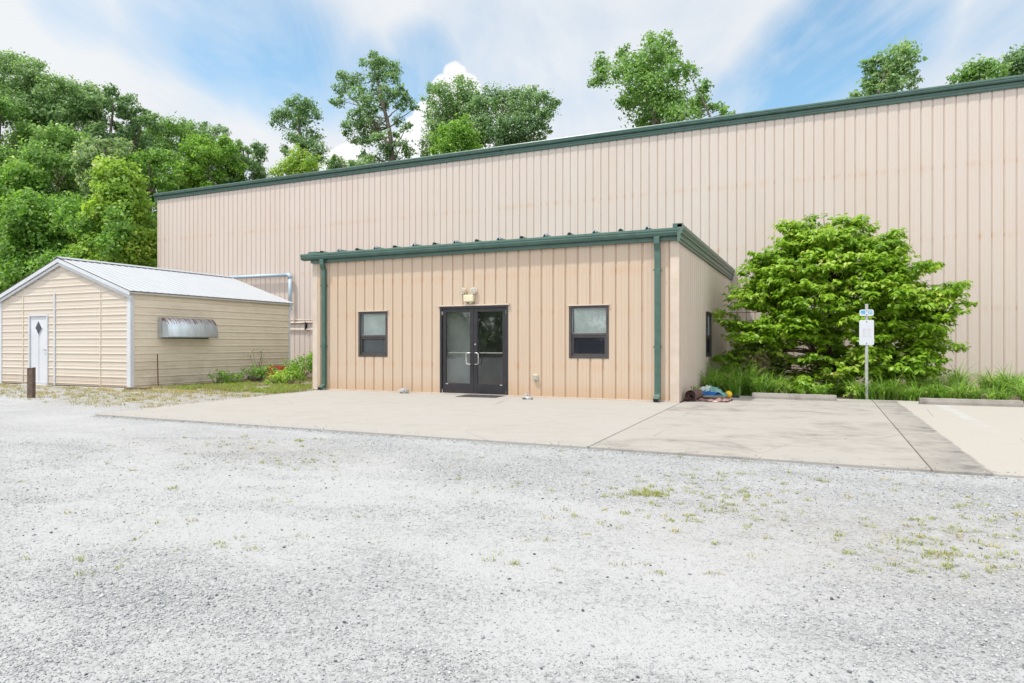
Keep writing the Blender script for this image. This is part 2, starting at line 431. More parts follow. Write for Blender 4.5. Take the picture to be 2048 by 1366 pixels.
while len(P) < 75000 and tries < 600000:
    tries += 1
    fw = 2.2 + 7.2*random.random()**1.5
    rt = fw*random.uniform(-.80,.80)
    x, y = CY*rt-SY*fw, SY*rt+CY*fw
    if y > 7.85 and x > -12.1: continue
    if random.random() > .10+.95*coarse_at(x,y)**1.4: continue
    P.append((x,y,ground_z(x,y)+.001)); S.append(min(.017,.0022+random.expovariate(1/.0013)*(.6+.9*coarse_at(x,y)))*(1 if fw<5 else 1.25))
for i in range(5200):
    x=random.uniform(-12.0,6.5); y=7.94-abs(random.gauss(0,.10)); P.append((x,y,ground_z(x,y)+.012*max(0,1-(7.94-y)/.12)*random.random())); S.append(min(.016,.004+random.expovariate(1/.0028)))
TN = np.clip(rng.normal(.55,.24,len(P)),0,1)
dk = []
for i in range(420):
    fw = 2.3+5.5*random.random(); rt = fw*random.uniform(-.8,.8); x, y = CY*rt-SY*fw, SY*rt+CY*fw
    if y > 7.85: continue
    P.append((x,y,ground_z(x,y)+.001)); S.append(random.uniform(.006,.0125)); dk.append(random.uniform(.0,.28))
gr = stones('gravel', np.array(P), np.array(S), np.concatenate([TN,np.array(dk)]))
tag(gr,'loose grey crushed stone scattered over the gravel yard','gravel',kind='stuff')

g = np.random.default_rng(12); n = 1500
px_ = g.uniform(-12.0,5.5,n); py_ = 7.98+np.abs(g.normal(0,.11,n))
k2 = g.random(n) < .16; py_ = np.where(k2, 7.98+np.abs(g.normal(0,1.3,n)), py_); py_ = np.minimum(py_,13)
le = g.random(n) < .25; py_ = np.where(le, g.uniform(8,14,n), py_); px_ = np.where(le, -12.15-(py_-8)*.075+np.abs(g.normal(0,.14,n)), px_)
o = stones('gravel', np.stack([px_,py_,np.full(n,.001)],1), np.clip(.003+g.exponential(.0022,n),0,.013), np.clip(g.normal(.5,.25,n),0,1), 4)
tag(o,'stray stones kicked onto the edge of the concrete apron','gravel',kind='stuff')
# ------------------------------------------------------------------ concrete apron
def slab(name, poly, mat, z0=-.13):
    b = MB(); k = len(poly)
    b.add([(x,y,0) for x,y in poly]+[(x,y,z0) for x,y in poly], [tuple(range(k)),tuple(range(k,2*k))[::-1]]+[(i,k+i,k+(i+1)%k,(i+1)%k) for i in range(k)])
    o = b.build(name, mat, bevel=.008); return kind(o,'structure')
def worn_edge(x0,y0,x1,y1,seed):
    k=int(abs(x1-x0)/.16)+1
    return [(x0+(x1-x0)*i/k+(0 if i in (0,k) else .02*mnoise.noise(Vector((i*1.7,seed,0)))), y0+(y1-y0)*i/k+.012*mnoise.noise(Vector((i*.9,seed,3)))+.016*max(0,mnoise.noise(Vector((i*2.3,seed,9)))-.25)) for i in range(k+1)]
slab('pavement', worn_edge(-12.05,7.93,-2.627,7.985,1)+[(-2.76,14.835),(-12.62,14.835)]+SLAB[::-1][1:-1], M['slab1'])
slab('pavement', worn_edge(-2.613,7.985,1.035,7.99,2)+[(1.085,17.42),(-2.86,17.42),(-2.745,14.835)], M['slab2'])
slab('pavement', worn_edge(1.048,7.99,13,8.05,3)+[(13,17.42),(1.098,17.42)], M['slab3'])

# ------------------------------------------------------------------ ribbed steel walls
def rib_breaks(s0, s1, pitch, prof, phase=0):
    out = []
    k = math.floor((s0-phase)/pitch)-1
    while phase+k*pitch < s1+pitch:
        for ds, d in prof: out.append((phase+k*pitch+ds, d))
        k += 1
    def at(s):
        for (a,da),(b,db) in zip(out,out[1:]):
            if a <= s <= b: return da+(db-da)*(s-a)/max(1e-9,b-a)
        return 0
    return [(s0,at(s0))]+[q for q in out if s0<q[0]<s1]+[(s1,at(s1))]
REV = [(0,0),(.014,-.024),(.040,-.024),(.054,0),(.128,0),(.134,.004),(.148,.004),(.154,0),(.214,0),(.220,.004),(.234,.004),(.240,0)]
def vwall(name, T, s0, s1, z0, z1, mat, parent, pitch=.3048, prof=REV, phase=0, holes=()):
    """vertical-rib sheet: T maps (s, out, z) to the world; holes are (s0,s1,z0,z1)"""
    br = rib_breaks(s0,s1,pitch,prof,phase)
    ex = sorted({h[0] for h in holes}|{h[1] for h in holes})
    for e in ex:
        for (a,da),(b,db) in zip(br,br[1:]):
            if a < e < b: br.append((e,da+(db-da)*(e-a)/(b-a))); br.sort(); break
    vs, fs, gr = [], [], []
    for (a,da),(b,db) in zip(br,br[1:]):
        iv = [(z0,z1)]; mid = (a+b)/2
        for h in holes:
            if h[0]-1e-6 <= mid <= h[1]+1e-6:
                iv = [q for lo,hi in iv for q in ((lo,min(hi,h[2])),(max(lo,h[3]),hi)) if q[1]-q[0]>1e-4]
        for lo,hi in iv:
            o = len(vs); vs += [T((a,da,lo)),T((b,db,lo)),T((b,db,hi)),T((a,da,hi))]; fs.append((o,o+1,o+2,o+3))
            gr += [min(1,max(0,-da/.024)),min(1,max(0,-db/.024)),min(1,max(0,-db/.024)),min(1,max(0,-da/.024))]
    o = np_obj(name, np.array(vs), np.array(fs), mat, parent)
    at = o.data.attributes.new('groove','FLOAT','POINT')
    at.data.foreach_set('value', np.array(gr,np.float32))
    return o
FRONT = lambda Y: (lambda p: (p[0], Y-p[1], p[2]))           # s along x, out towards the camera
RIGHT = lambda X: (lambda p: (X+p[1], p[0], p[2]))           # s along y, out towards +x
LEFT = lambda X: (lambda p: (X-p[1], p[0], p[2]))

D1, XL, XR = 14.84, -13.02, -2.80
D2, H2, XM, XE = 24.30, 9.21, -31.80, 14.0

# --- warehouse
wh = thing('warehouse','long tall beige ribbed steel warehouse with dark green eave trim','building',((XM+XE)/2,D2+8,0))
wh_f = vwall('wall', FRONT(D2), XM+.10, XE, -.05, H2-.30, M['main'], wh, phase=.11)
vwall('wall', LEFT(XM), D2+.1, D2+16, -.05, H2-.3, M['main'], wh)
vwall('wall', RIGHT(XE), D2, D2+16, -.05, H2-.3, M['main'], wh)
b = MB(); b.box(XM,XE,D2+16,D2+16.05,-.05,H2-.05); b.build('rear_wall',M['main'],wh)
b = MB(); b.box(XM-.012,XM+.10,D2-.012,D2+.11,-.05,H2-.33); b.build('corner_trim',M['cream_trim'],wh)
b = MB(); b.add([(XM-.1,D2-.02,H2-.03),(XE,D2-.02,H2-.03),(XE,D2+8,H2+.22),(XM-.1,D2+8,H2+.22),(XM-.1,D2+16.1,H2-.03),(XE,D2+16.1,H2-.03)],[(0,1,2,3),(3,2,5,4)])
b.build('roof',M['dkroof'],wh)
EAVE = [(0,0),(.13,.005),(.155,-.004),(.165,-.022),(.165,-.066),(.150,-.078),(.152,-.115),(.135,-.150),(.120,-.160),(.050,-.166),(.050,-.186),
        (.062,-.190),(.062,-.240),(.048,-.250),(.048,-.30),(.040,-.335),(0,-.335)]
b = MB(); b.sweep(EAVE, lambda a,z,t:(t,D2-a,H2+z), XM-.13, XE); eave = b.build('eave_trim',M['green'],wh)
for x in np.arange(-29.6,XE,6.1):
    b = MB(); b.sweep([(.0,.006),(.158,.004),(.171,-.02),(.171,-.07),(.156,-.085),(.156,-.118),(.14,-.155),(0,-.155)], lambda a,z,t:(t,D2-a,H2+z), x, x+.03); b.build('seam_cover',M['green'],eave)

# --- entrance annex
an = thing('entrance_annex','low tan ribbed steel entrance building with green gutter and double glass door','building',((XL+XR)/2,(D1+D2)/2,0))
DOOR = (-8.86,-6.93,0,2.235); W1 = (-11.44,-10.485,.935,2.155); W2 = (-5.35,-4.385,.945,2.17); W3 = (18.62,19.66,.93,2.155)
GT = 3.81                                                     # gutter top
wf = vwall('front_wall', FRONT(D1), XL+.17, XR-.19, 0.004, 3.72, M['annex'], an, phase=XL+.24, holes=(DOOR,W1,W2))
vwall('side_wall', RIGHT(XR), D1+.10, D2-.03, 0.0, 3.62, M['annex_side'], an, holes=(W3,), phase=.1)
vwall('side_wall', LEFT(XL), D1+.10, D2-.03, 0.0, 3.72, M['annex_side'], an)
for nm,x0,x1 in (('corner_trim',XL-.010,XL+.17),('corner_trim',XR-.19,XR+.010)):
    b = MB()
    if x0 < -5: b.box(x0,x1,D1-.010,D1+.025,0.004,3.70); b.box(x0,x0+.03,D1+.025,D1+.12,0.004,3.70)
    else: b.box(x0,x1,D1-.010,D1+.025,0.004,3.70); b.box(x1-.03,x1,D1+.025,D1+.12,0.004,3.62)
    b.build(nm,M['cream_trim'],an)
b = MB(); b.box(XL,XR,D1-.016,D1+.02,.002,.028); b.build('base_trim',M['cream_trim'],an)
b = MB(); b.box(XL-.02,XR+.02,D1-.05,D2-.02,3.775,3.83); roof = b.build('roof',M['dkroof'],an)
GUT = [(.0,0),(.17,0),(.185,-.012),(.188,-.055),(.176,-.066),(.180,-.10),(.162,-.15),(.148,-.168),(.06,-.175),(.06,-.178),(.0,-.178)]
b = MB(); b.sweep([(a,z) for a,z in GUT], lambda a,z,t:(t,D1-.012-a,GT+z), XL-.29, XR+.035)
gut = b.build('gutter',M['green'],an)
b = MB(); b.box(XL-.02,XR+.012,D1-.075,D1-.004,3.55,3.631); b.build('soffit_trim',M['green'],an)
# rake trim on the side wall, three stepped bands
RAKE = [(0,.05),(.10,.05),(.125,.04),(.13,-.05),(.115,-.062),(.115,-.085),(.10,-.10),(.098,-.145),(.07,-.155),(.062,-.20),(.075,-.215),(.072,-.262),(.05,-.275),(.05,-.325),(0,-.33)]
b = MB(); b.sweep(RAKE, lambda a,z,t:(XR+a,t,3.825+z), D1-.19, D2-.004); rk = b.build('rake_trim',M['green2'],an)
b = MB(); b.box(XR-.10,XR+.10,D1-.19,D1-.02,3.815,3.895); b.build('end_cap',M['green'],rk)
b = MB(); b.box(XR-.02,XR+.08,D2-.55,D2-.28,3.885,3.93); b.build('flashing',M['silver'],an)
k = 0; x = XL+.36
b = MB(); b.box(XL-.13,XL+.20,D1-.06,D1+.35,3.832,3.875); b.build('roof_clip',M['green'],roof)
while x < XR-.3:
    b = MB(); hgt = .064 if k%2 else .05
    pr = [(-.055,0),(-.010,hgt),(.020,hgt),(.07,0)]
    b.sweep(pr, lambda a,z,t:(x+a,t,3.832+z), D1-.02, D2-.05); rb = b.build('roof_rib',M['dkroof'],roof)
    b = MB(); b.sweep([(-.062,0),(-.012,hgt+.010),(.02,hgt+.010),(.05,.02),(.03,.0),(.010,hgt-.012),(-.014,hgt-.018),(-.042,0)] if k%2 else [(-.05,0),(-.02,hgt),(.02,hgt),(.02,0)], lambda a,z,t:(x+a,t,3.833+z), D1-.10, D1-.022)
    b.build('rib_closure',M['silver'] if k%2 else M['black'],rb)
    x += .612; k += 1
# downspouts
for x in (-12.58,-3.255):
    b = MB()
    b.recttube([(x,D1-.135,3.64),(x,D1-.135,3.50),(x,D1-.062,3.34),(x,D1-.062,.17),(x,D1-.075,.105),(x,D1-.24,.045)],.125,.085)
    ds = b.build('downspout',M['green'],an,bevel=.008)
    b = MB(); b.recttube([(x,D1-.236,.0470),(x,D1-.246,.0436)],.105,.062); b.build('outlet_mouth',M['black'],ds)
    for z in (2.9,1.2): b = MB(); b.box(x-.085,x+.085,D1-.108,D1-.014,z,z+.035); b.build('strap',M['green'],ds)

# --- windows (single hung: fixed upper pane, lower sash with screen, blind behind)
def window(T, h, blind_drop, label=None):
    s0,s1,z0,z1 = h
    def bx(o,*a):
        for (sa,sb,oa,ob,za,zb) in a: o.box(sa,sb,oa,ob,za,zb)
    f = .062; zm = z0+(z1-z0)*.455
    b = MB(T); bx(b,(s0,s0+f,-.10,.012,z0,z1),(s1-f,s1,-.10,.012,z0,z1),(s0+f,s1-f,-.10,.010,z0,z0+.055),(s0+f,s1-f,-.10,.010,z1-.06,z1))
    fr = b.build('window',M['winframe'],an,bevel=.004)
    if label: fr['label'] = label
    b = MB(T); bx(b,(s0-.02,s1+.02,.004,.045,z1,z1+.028)); b.build('head_flashing',M['cream_trim'],fr)
    b = MB(T); bx(b,(s0+f,s1-f,-.075,-.012,zm-.028,zm+.028)); b.build('meeting_rail',M['winframe'],fr,bevel=.004)
    b = MB(T); bx(b,(s0+f,s0+f+.045,-.06,-.022,z0+.055,zm-.028),(s1-f-.045,s1-f,-.06,-.022,z0+.055,zm-.028),
                  (s0+f+.045,s1-f-.045,-.06,-.022,z0+.055,z0+.105),(s0+f+.045,s1-f-.045,-.06,-.022,zm-.075,zm-.028))
    b.build('lower_sash',M['winframe'],fr,bevel=.003)
    b = MB(T); bx(b,(s0+f,s0+f+.018,-.08,-.05,zm+.028,z1-.06),(s1-f-.018,s1-f,-.08,-.05,zm+.028,z1-.06),(s0+f+.018,s1-f-.018,-.08,-.05,z1-.078,z1-.06),(s0+f+.018,s1-f-.018,-.08,-.05,zm+.028,zm+.044))
    b.build('upper_bead',M['silver'],fr)
    b = MB(T); b.quad((s0+f,-.066,zm),(s1-f,-.066,zm),(s1-f,-.066,z1-.06),(s0+f,-.066,z1-.06)); b.build('pane',M['glass'],fr)
    b = MB(T); b.quad((s0+f+.04,-.048,z0+.10),(s1-f-.04,-.048,z0+.10),(s1-f-.04,-.048,zm-.07),(s0+f+.04,-.048,zm-.07)); b.build('pane',M['glass'],fr)
    b = MB(T); b.quad((s0+f+.04,-.030,z0+.10),(s1-f-.04,-.030,z0+.10),(s1-f-.04,-.030,zm-.07),(s0+f+.04,-.030,zm-.07)); b.build('screen',M['screen'],fr)
    b = MB(T); z = z1-.07; zb = z0+.07+blind_drop
    while z > zb:
        b.quad((s0+f+.03,-.104,z),(s1-f-.01,-.104,z),(s1-f-.01,-.094,z-.023),(s0+f+.03,-.094,z-.023)); z -= .0225
    b.box(s0+f+.03,s1-f-.01,-.125,-.09,z1-.075,z1-.045)
    b.build('blind',M['blind'],fr)
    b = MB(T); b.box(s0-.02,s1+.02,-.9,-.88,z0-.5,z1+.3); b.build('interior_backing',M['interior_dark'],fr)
window(FRONT(D1),W1,0.0,'dark framed window with pale blind, between downspout and door')
window(FRONT(D1),W2,.50,'dark framed window with half-drawn blind and dark lower sash')
window(RIGHT(XR),W3,.2,'narrow-looking window in the side wall beside the bush')

# --- double door
T = FRONT(D1); s0,s1,z0,z1 = DOOR
b = MB(T); b.box(s0,s0+.055,-.12,.014,0.003,z1); b.box(s1-.055,s1,-.12,.014,0.003,z1); b.box(s0+.055,s1-.055,-.12,.012,z1-.06,z1)
dfr = b.build('door_frame',M['bronze'],an,bevel=.004)
b = MB(T); b.box(s0-.05,s1+.05,.004,.06,z1,z1+.035); b.build('head_flashing',M['cream_trim'],dfr)
b = MB(T); b.box(s0+.055,s1-.055,-.12,.02,.003,.022); b.build('threshold',M['steel'],dfr)
sm = (s0+s1)/2; zt = z1-.065; zb = .028
for la,lb,sg in ((s0+.058,sm-.003,1),(sm+.003,s1-.058,-1)):
    b = MB(T); st = .105 
    b.box(la,la+st,-.065,-.02,zb,zt); b.box(lb-st,lb,-.065,-.02,zb,zt)
    b.box(la+st,lb-st,-.065,-.02,zb,zb+.255); b.box(la+st,lb-st,-.065,-.02,zt-.09,zt)
    lf = b.build('door_leaf',M['bronze'],an,bevel=.004)
    b = MB(T); b.quad((la+st,-.042,zb+.25),(lb-st,-.042,zb+.25),(lb-st,-.042,zt-.09),(la+st,-.042,zt-.09)); b.build('glass_pane',M['doorglass'],lf)
    b = MB(T); b.box(la+st*.4,lb-st*.4,-.125,-.095,1.045,1.07); b.build('push_bar',M['steel'],lf)
    hs = (lb-.058) if sg==1 else (la+.058); q = -sg*.11
    b = MB(T)
    b.tube([(hs,-.02,1.055),(hs,.045,1.055),(hs+q*.15,.06,1.055),(hs+q*.85,.06,1.05),(hs+q,.06,1.03),(hs+q,.06,.80),(hs+q*.85,.06,.775),(hs+q*.15,.06,.77),(hs,.045,.77),(hs,-.02,.77)],.0115,8)
    b.build('pull_handle',M['steel'],lf,smooth=True)
    hx = la-.012 if sg==1 else lb-.013
    for z in (.075,zt-.10): b = MB(T); b.tube([(hx+.012,-.012,z-.045),(hx+.012,-.012,z+.045)],.012,8); b.build('pivot_hinge',M['steel'],lf)
    b = MB(T); cx = la+st+.0 if sg==1 else lb-st-.07
    b.box(cx,cx+.07,-.018,-.010,zb+.225,zb+.245); b.build('glazing_clip',M['steel'],lf)
    if sg==-1:
        b = MB(T); b.tube([(la+.045,-.03,1.27),(la+.045,-.008,1.27)],.021,14); b.build('lock_cylinder',M['steel'],lf)
# vestibule behind the glass
b = MB(); b.box(-9.05,-9.0,D1+.13,17.3,0,2.6); b.build('vestibule_wall',M['interior'],an)
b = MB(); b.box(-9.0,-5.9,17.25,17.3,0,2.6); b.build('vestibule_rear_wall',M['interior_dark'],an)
b = MB(); b.box(-5.95,-5.9,D1+.13,17.25,0,2.6); b.build('vestibule_wall',M['interior'],an)
b = MB(); b.box(-9.0,-5.95,D1+.13,17.25,.004,.010); b.build('vestibule_floor',M['interior_floor'],an)
b = MB(); b.box(-9.0,-5.95,D1+.13,17.25,2.55,2.6); b.build('vestibule_ceiling',M['interior'],an)
b = MB(); dx,dy=.60,.75  # white panel added behind the left glass to brighten that pane
b.add([(-8.98,15.10,.012),(-8.98+dx,15.10+dy,.012),(-8.98+dx,15.10+dy,2.3),(-8.98,15.10,2.3),(-9.01,15.13,.012),(-9.01+dx,15.13+dy,.012),(-9.01+dx,15.13+dy,2.3),(-9.01,15.13,2.3)],[(0,1,2,3),(4,5,6,7),(0,1,5,4),(1,2,6,5),(2,3,7,6),(3,0,4,7)])
b.build('added_pale_panel',M['interior'],an)

# --- emergency light over the door, outlet box
lt = thing('emergency_light','beige twin-head emergency light on the wall above the glass door','light',(-7.985,D1,2.32))
b = MB(); b.box(-8.125,-7.845,D1-.115,D1-.004,2.33,2.51); b.build('housing',M['beige_plastic'],lt,bevel=.02)
b = MB(); b.box(-7.96,-7.90,D1-.08,D1-.004,2.29,2.33); b.build('conduit_entry',M['beige_plastic'],lt)
for cx,dx,nm in ((-8.075,-.6,0),(-7.885,.35,1)):
    c = Vector((cx,D1-.06,2.51)); d = Vector((dx,-.75,.02)).normalized(); u = c+Vector((dx*.09,0,.105))
    b = MB(); b.tube([c,c+Vector((0,0,.035)),u-d*.02],.014,8); 
    b.tube([u-d*.055,u-d*.03,u+d*.02,u+d*.035],[.034,.066,.082,.084],16)
    hd = b.build('lamp_head',M['beige_plastic'],lt,smooth=False)
    b = MB(); b.tube([u+d*.0352,u+d*.045],[.070,.050],16); b.build('lens',M['lens'],hd)
ob = thing('outlet_box','small tan weatherproof outlet box low on the tan wall','outlet box',(-6.19,D1,.40))
b = MB(); b.box(-6.245,-6.135,D1-.055,D1-.002,.405,.545); o1 = b.build('housing',M['beige_plastic'],ob,bevel=.008)
b = MB(); b.box(-6.235,-6.145,D1-.075,D1-.0555,.42,.53); b.build('flip_lid',M['post'],ob,bevel=.006)

# ------------------------------------------------------------------ shed
SX, SXL, SY0, SY1, SE, SR = -18.0, -24.36, 12.89, 19.24, 2.80, 3.88
SXM = (SX+SXL)/2
sh = thing('storage_shed','cream ribbed metal shed with white gable roof and small white door','shed',(SXM,(SY0+SY1)/2,0))
HP = [(0,0),(.012,.018),(.030,.018),(.042,0),(.105,0),(.110,.004),(.125,.004),(.130,0)]
def hwall(name, T, z0, z1, lim, mat, parent, holes=(), cuts=()):
    br = rib_breaks(z0,z1,.2286,HP,.06)
    for e in sorted({h[2] for h in holes}|{h[3] for h in holes}|set(cuts)):
        for (a,da),(b,db) in zip(br,br[1:]):
            if a < e < b: br.append((e,da+(db-da)*(e-a)/(b-a))); br.sort(); break
    vs, fs = [], []
    for (a,da),(b,db) in zip(br,br[1:]):
        la,ra = lim(a); lb,rb = lim(b); iv = [((la,lb),(ra,rb))]; mid=(a+b)/2
        for h in holes:
            if h[2]-1e-6 <= mid <= h[3]+1e-6:
                nv = []
                for (l0,l1),(r0,r1) in iv: nv += [((l0,l1),(h[0],h[0])),((h[1],h[1]),(r0,r1))]
                iv = nv
        for (l0,l1),(r0,r1) in iv:
            o = len(vs); vs += [T((l0,da,a)),T((r0,da,a)),T((r1,db,b)),T((l1,db,b))]; fs.append((o,o+1,o+2,o+3))
    return np_obj(name, np.array(vs), np.array(fs), mat, parent)
def gable(z):
    if z <= SE: return (SXL,SX)
    k = (z-SE)/(SR-SE); return (SXL+(SXM-SXL)*k, SX+(SXM-SX)*k)
SD = (-22.80,-21.82,.0,2.20)
hwall('front_wall', FRONT(SY0), .02, SR-.02, gable, M['shed'], sh, holes=(SD,), cuts=(SE,))
def shedside():
    m = N('mildewed_shed_siding'); p = m.pos(); x = m.xyz(p)
    n1 = m.noise(m.scale(p,(1,1.3,2.2)),1,6,.65); st = m.noise(m.scale(p,(1,2.4,14)),1,4,.6); n3 = m.noise(p,30,3)
    c = m.mix(m.rng(n1,.3,.7),(.62,.545,.435),(.68,.60,.48))
    c = m.mix(m.math('MULTIPLY',m.rng(st,.45,.75),.3), c, (.40,.33,.235))
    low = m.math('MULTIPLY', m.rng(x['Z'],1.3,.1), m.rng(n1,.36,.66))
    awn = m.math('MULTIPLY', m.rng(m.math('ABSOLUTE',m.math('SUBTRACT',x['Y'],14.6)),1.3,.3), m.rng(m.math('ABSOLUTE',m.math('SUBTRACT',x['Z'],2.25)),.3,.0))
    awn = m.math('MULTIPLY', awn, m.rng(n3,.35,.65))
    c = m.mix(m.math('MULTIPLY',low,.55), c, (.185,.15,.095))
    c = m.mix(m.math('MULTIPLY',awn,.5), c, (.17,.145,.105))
    return m.done(m.pbr(c,.55,.35,0,m.bump(n3,.1,.005)))
M['shed_side'] = shedside()
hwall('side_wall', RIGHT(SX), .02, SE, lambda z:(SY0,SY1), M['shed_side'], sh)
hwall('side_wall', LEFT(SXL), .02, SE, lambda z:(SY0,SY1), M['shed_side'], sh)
b = MB(); b.add([(SXL,SY1,0),(SX,SY1,0),(SX,SY1,SE),(SXM,SY1,SR-.02),(SXL,SY1,SE)],[(0,1,2,3,4)]); b.build('rear_wall',M['shed'],sh)
for x0,x1,y0,y1 in ((SX-.135,SX+.022,SY0-.026,SY0+.10),(SXL-.022,SXL+.10,SY0-.026,SY0+.1),(SX-.05,SX+.022,SY1-.06,SY1+.02)):
    b = MB(); b.box(x0,x1,y0,y1,.0,SE-.02); b.build('corner_trim',M['white_trim'],sh,bevel=.006)
b = MB(); b.box(-21.52,-21.455,SY0-.035,SY0-.0,.0,2.86); b.build('seam_trim',M['white_trim'],sh,bevel=.006)
for x in (-23.11,-19.32):
    b = MB(); b.box(x-.012,x+.012,SY0-.024,SY0+.0,.02,2.86); b.build('panel_joint',M['shed_side'],sh)
# roof sheets, ribs running from ridge to eave
RP = [(0,0),(.018,.011),(.046,.011),(.064,0)]
def roofsheet(sgn):
    xe = SX+.13 if sgn > 0 else SXL-.13
    ze = SE+.045 - .13*(SR-SE)/(SX-SXM)
    br = rib_breaks(SY0-.12,SY1+.12,.2286,RP,.05)
    vs, fs = [], []
    for (a,da),(b,db) in zip(br,br[1:]):
        o=len(vs); vs += [(SXM,a,SR+.045+da),(SXM,b,SR+.045+db),(xe,b,ze+db),(xe,a,ze+da)]; fs.append((o,o+1,o+2,o+3))
    for (a,da),(b,db) in zip(br,br[1:]):
        o=len(vs); vs += [(SXM,a,SR+.030),(SXM,b,SR+.030),(xe,b,ze-.012),(xe,a,ze-.012)]; fs.append((o,o+1,o+2,o+3))
    o=np_obj('roof', np.array(vs), np.array(fs), M['shedroof'], sh); return o
def shedroof():
    m = N('white_roof_sheet'); p = m.pos(); n1 = m.noise(m.scale(p,(1.2,5,1)),1,5,.6); n2=m.noise(p,18,3)
    c = m.mix(m.rng(n1,.3,.75),(.42,.435,.455),(.37,.385,.405)); c = m.mix(m.math('MULTIPLY',m.rng(n2,.6,.8),.2),c,(.36,.37,.37))
    return m.done(m.pbr(c,.38,.5,.15))
M['shedroof'] = shedroof()
r1 = roofsheet(1); roofsheet(-1)
b = MB(); sl = (SR-SE)/(SX-SXM)
b.add([(SXM-.20,SY0-.13,SR+.083-.2*sl),(SXM,SY0-.13,SR+.083),(SXM+.20,SY0-.13,SR+.083-.2*sl),(SXM-.20,SY1+.13,SR+.083-.2*sl),(SXM,SY1+.13,SR+.083),(SXM+.20,SY1+.13,SR+.083-.2*sl),
       (SXM-.20,SY0-.13,SR+.072-.2*sl),(SXM,SY0-.13,SR+.072),(SXM+.20,SY0-.13,SR+.072-.2*sl),(SXM-.20,SY1+.13,SR+.072-.2*sl),(SXM,SY1+.13,SR+.072),(SXM+.20,SY1+.13,SR+.072-.2*sl)],
      [(0,1,4,3),(1,2,5,4),(6,9,10,7),(7,10,11,8),(0,3,9,6),(2,8,11,5),(0,6,7,1),(1,7,8,2),(3,4,10,9),(4,5,11,10)])
b.build('ridge_cap',M['shedroof'],r1)
for sg,xe in ((1,SX+.10),(-1,SXL-.10)):
    b = MB(); L = abs(xe-SXM); ze = SE+.02-.10*sl
    for d0,d1,y0,y1 in ((.0,-.115,SY0-.115,SY0-.085),(-.125,-.21,SY0-.075,SY0-.028)):
        v = []
        for y in (y0,y1):
            v += [(SXM,y,SR+.02+d0),(xe,y,ze+d0),(xe,y,ze+d1),(SXM,y,SR+.02+d1)]
        b.add(v,[(0,1,2,3),(7,6,5,4),(0,4,5,1),(1,5,6,2),(2,6,7,3),(3,7,4,0)])
    b.build('rake_fascia',M['white_trim'],sh)
b = MB(); b.box(SX+.012,SX+.105,SY0-.10,SY1+.10,SE-.075,SE-.018); b.build('eave_fascia',paint('pale_fascia',(.50,.48,.43),.5),sh,bevel=.005)
# door
T = FRONT(SY0); s0,s1,z0,z1 = SD
b = MB(T); b.box(s0,s0+.055,-.06,.034,.02,z1); b.box(s1-.055,s1,-.06,.034,.02,z1); b.box(s0+.055,s1-.055,-.06,.032,z1-.055,z1)
sdf = b.build('door_frame',M['white_trim'],sh,bevel=.004)
b = MB(T); b.box(s0+.06,s1-.06,-.045,-.005,.06,z1-.06); dr = b.build('door',paint('white_door',(.56,.57,.60),.4,.4,0,.05),sh)
dc = (s0+s1)/2
b = MB(T); b.add([(dc-.15,.002,1.775),(dc,.002,1.565),(dc+.15,.002,1.775),(dc,.002,1.985),(dc-.15,-.006,1.775),(dc,-.006,1.565),(dc+.15,-.006,1.775),(dc,-.006,1.985)],[(0,1,2,3),(0,4,5,1),(1,5,6,2),(2,6,7,3),(3,7,4,0)])
b.build('diamond_window',paint('dark_glass',(.035,.035,.04),.12,.6),dr)
b = MB(T)
for a,bq in (((-.18,1.775),(0,1.535)),((0,1.535),(.18,1.775)),((.18,1.775),(0,2.015)),((0,2.015),(-.18,1.775))):
    b.tube([(dc+a[0],.0,a[1]),(dc+bq[0],.0,bq[1])],.014,6)
b.build('diamond_moulding',M['white_trim'],dr)
b = MB(T); b.box(dc-.006,dc+.006,-.008,.001,.10,1.52); b.build('centre_groove',M['post'],dr)
b = MB(T); b.tube([(s1-.13,-.01,1.10),(s1-.13,.04,1.10)],.022,12); b.tube([(s1-.13,.045,1.10),(s1-.25,.045,1.105)],.011,8); b.build('handle',M['steel'],dr)
b = MB(T); b.box(s0+.02,s1-.02,-.05,.055,.0,.05); b.build('sill',M['white_trim'],sh)
# curved hood over the side opening
def hoodmat():
    m = N('galvanised_hood'); p = m.pos(); x = m.xyz(p)
    n1 = m.noise(m.scale(p,(1,18,1)),1,4,.7); n2 = m.noise(m.scale(p,(2,6,2)),1,4)
    c = m.mix(m.rng(n2,.3,.7),(.40,.45,.48),(.55,.60,.63))
    up = m.rng(x['Z'],1.72,2.04)
    r = m.math('GREATER_THAN', m.math('MULTIPLY',up,m.rng(n1,.40,.56)), .5)
    c = m.mix(m.math('MULTIPLY',r,.9), c, (.17,.045,.032))
    c = m.mix(m.math('MULTIPLY',m.rng(n1,.5,.7),.25), c, (.30,.33,.35))
    return m.done(m.pbr(c,.42,.5,.35))
M['hood'] = hoodmat()
HY0,HY1,HZ0,HZ1,HD = 13.80,15.60,1.475,2.07,.40
arc = [(0,HZ1),(.08,HZ1)]+[(.08+(HD-.08)*math.sin(a), HZ0+.05+(HZ1-HZ0-.05)*math.cos(a)) for a in np.linspace(.12,math.pi/2,11)]+[(HD,HZ0)]
b = MB()
for (a,z),(c,w) in zip(arc,arc[1:]): b.add([(SX+.02+a,HY0,z),(SX+.02+a,HY1,z),(SX+.02+c,HY1,w),(SX+.02+c,HY0,w)],[(0,1,2,3)])
hood = b.build('hood',M['hood'],sh,smooth=True,weld=True)
sol = hood.modifiers.new('thick','SOLIDIFY'); sol.thickness=.006; sol.offset=-1
hood['label'] = 'curved galvanised hood streaked with rust'
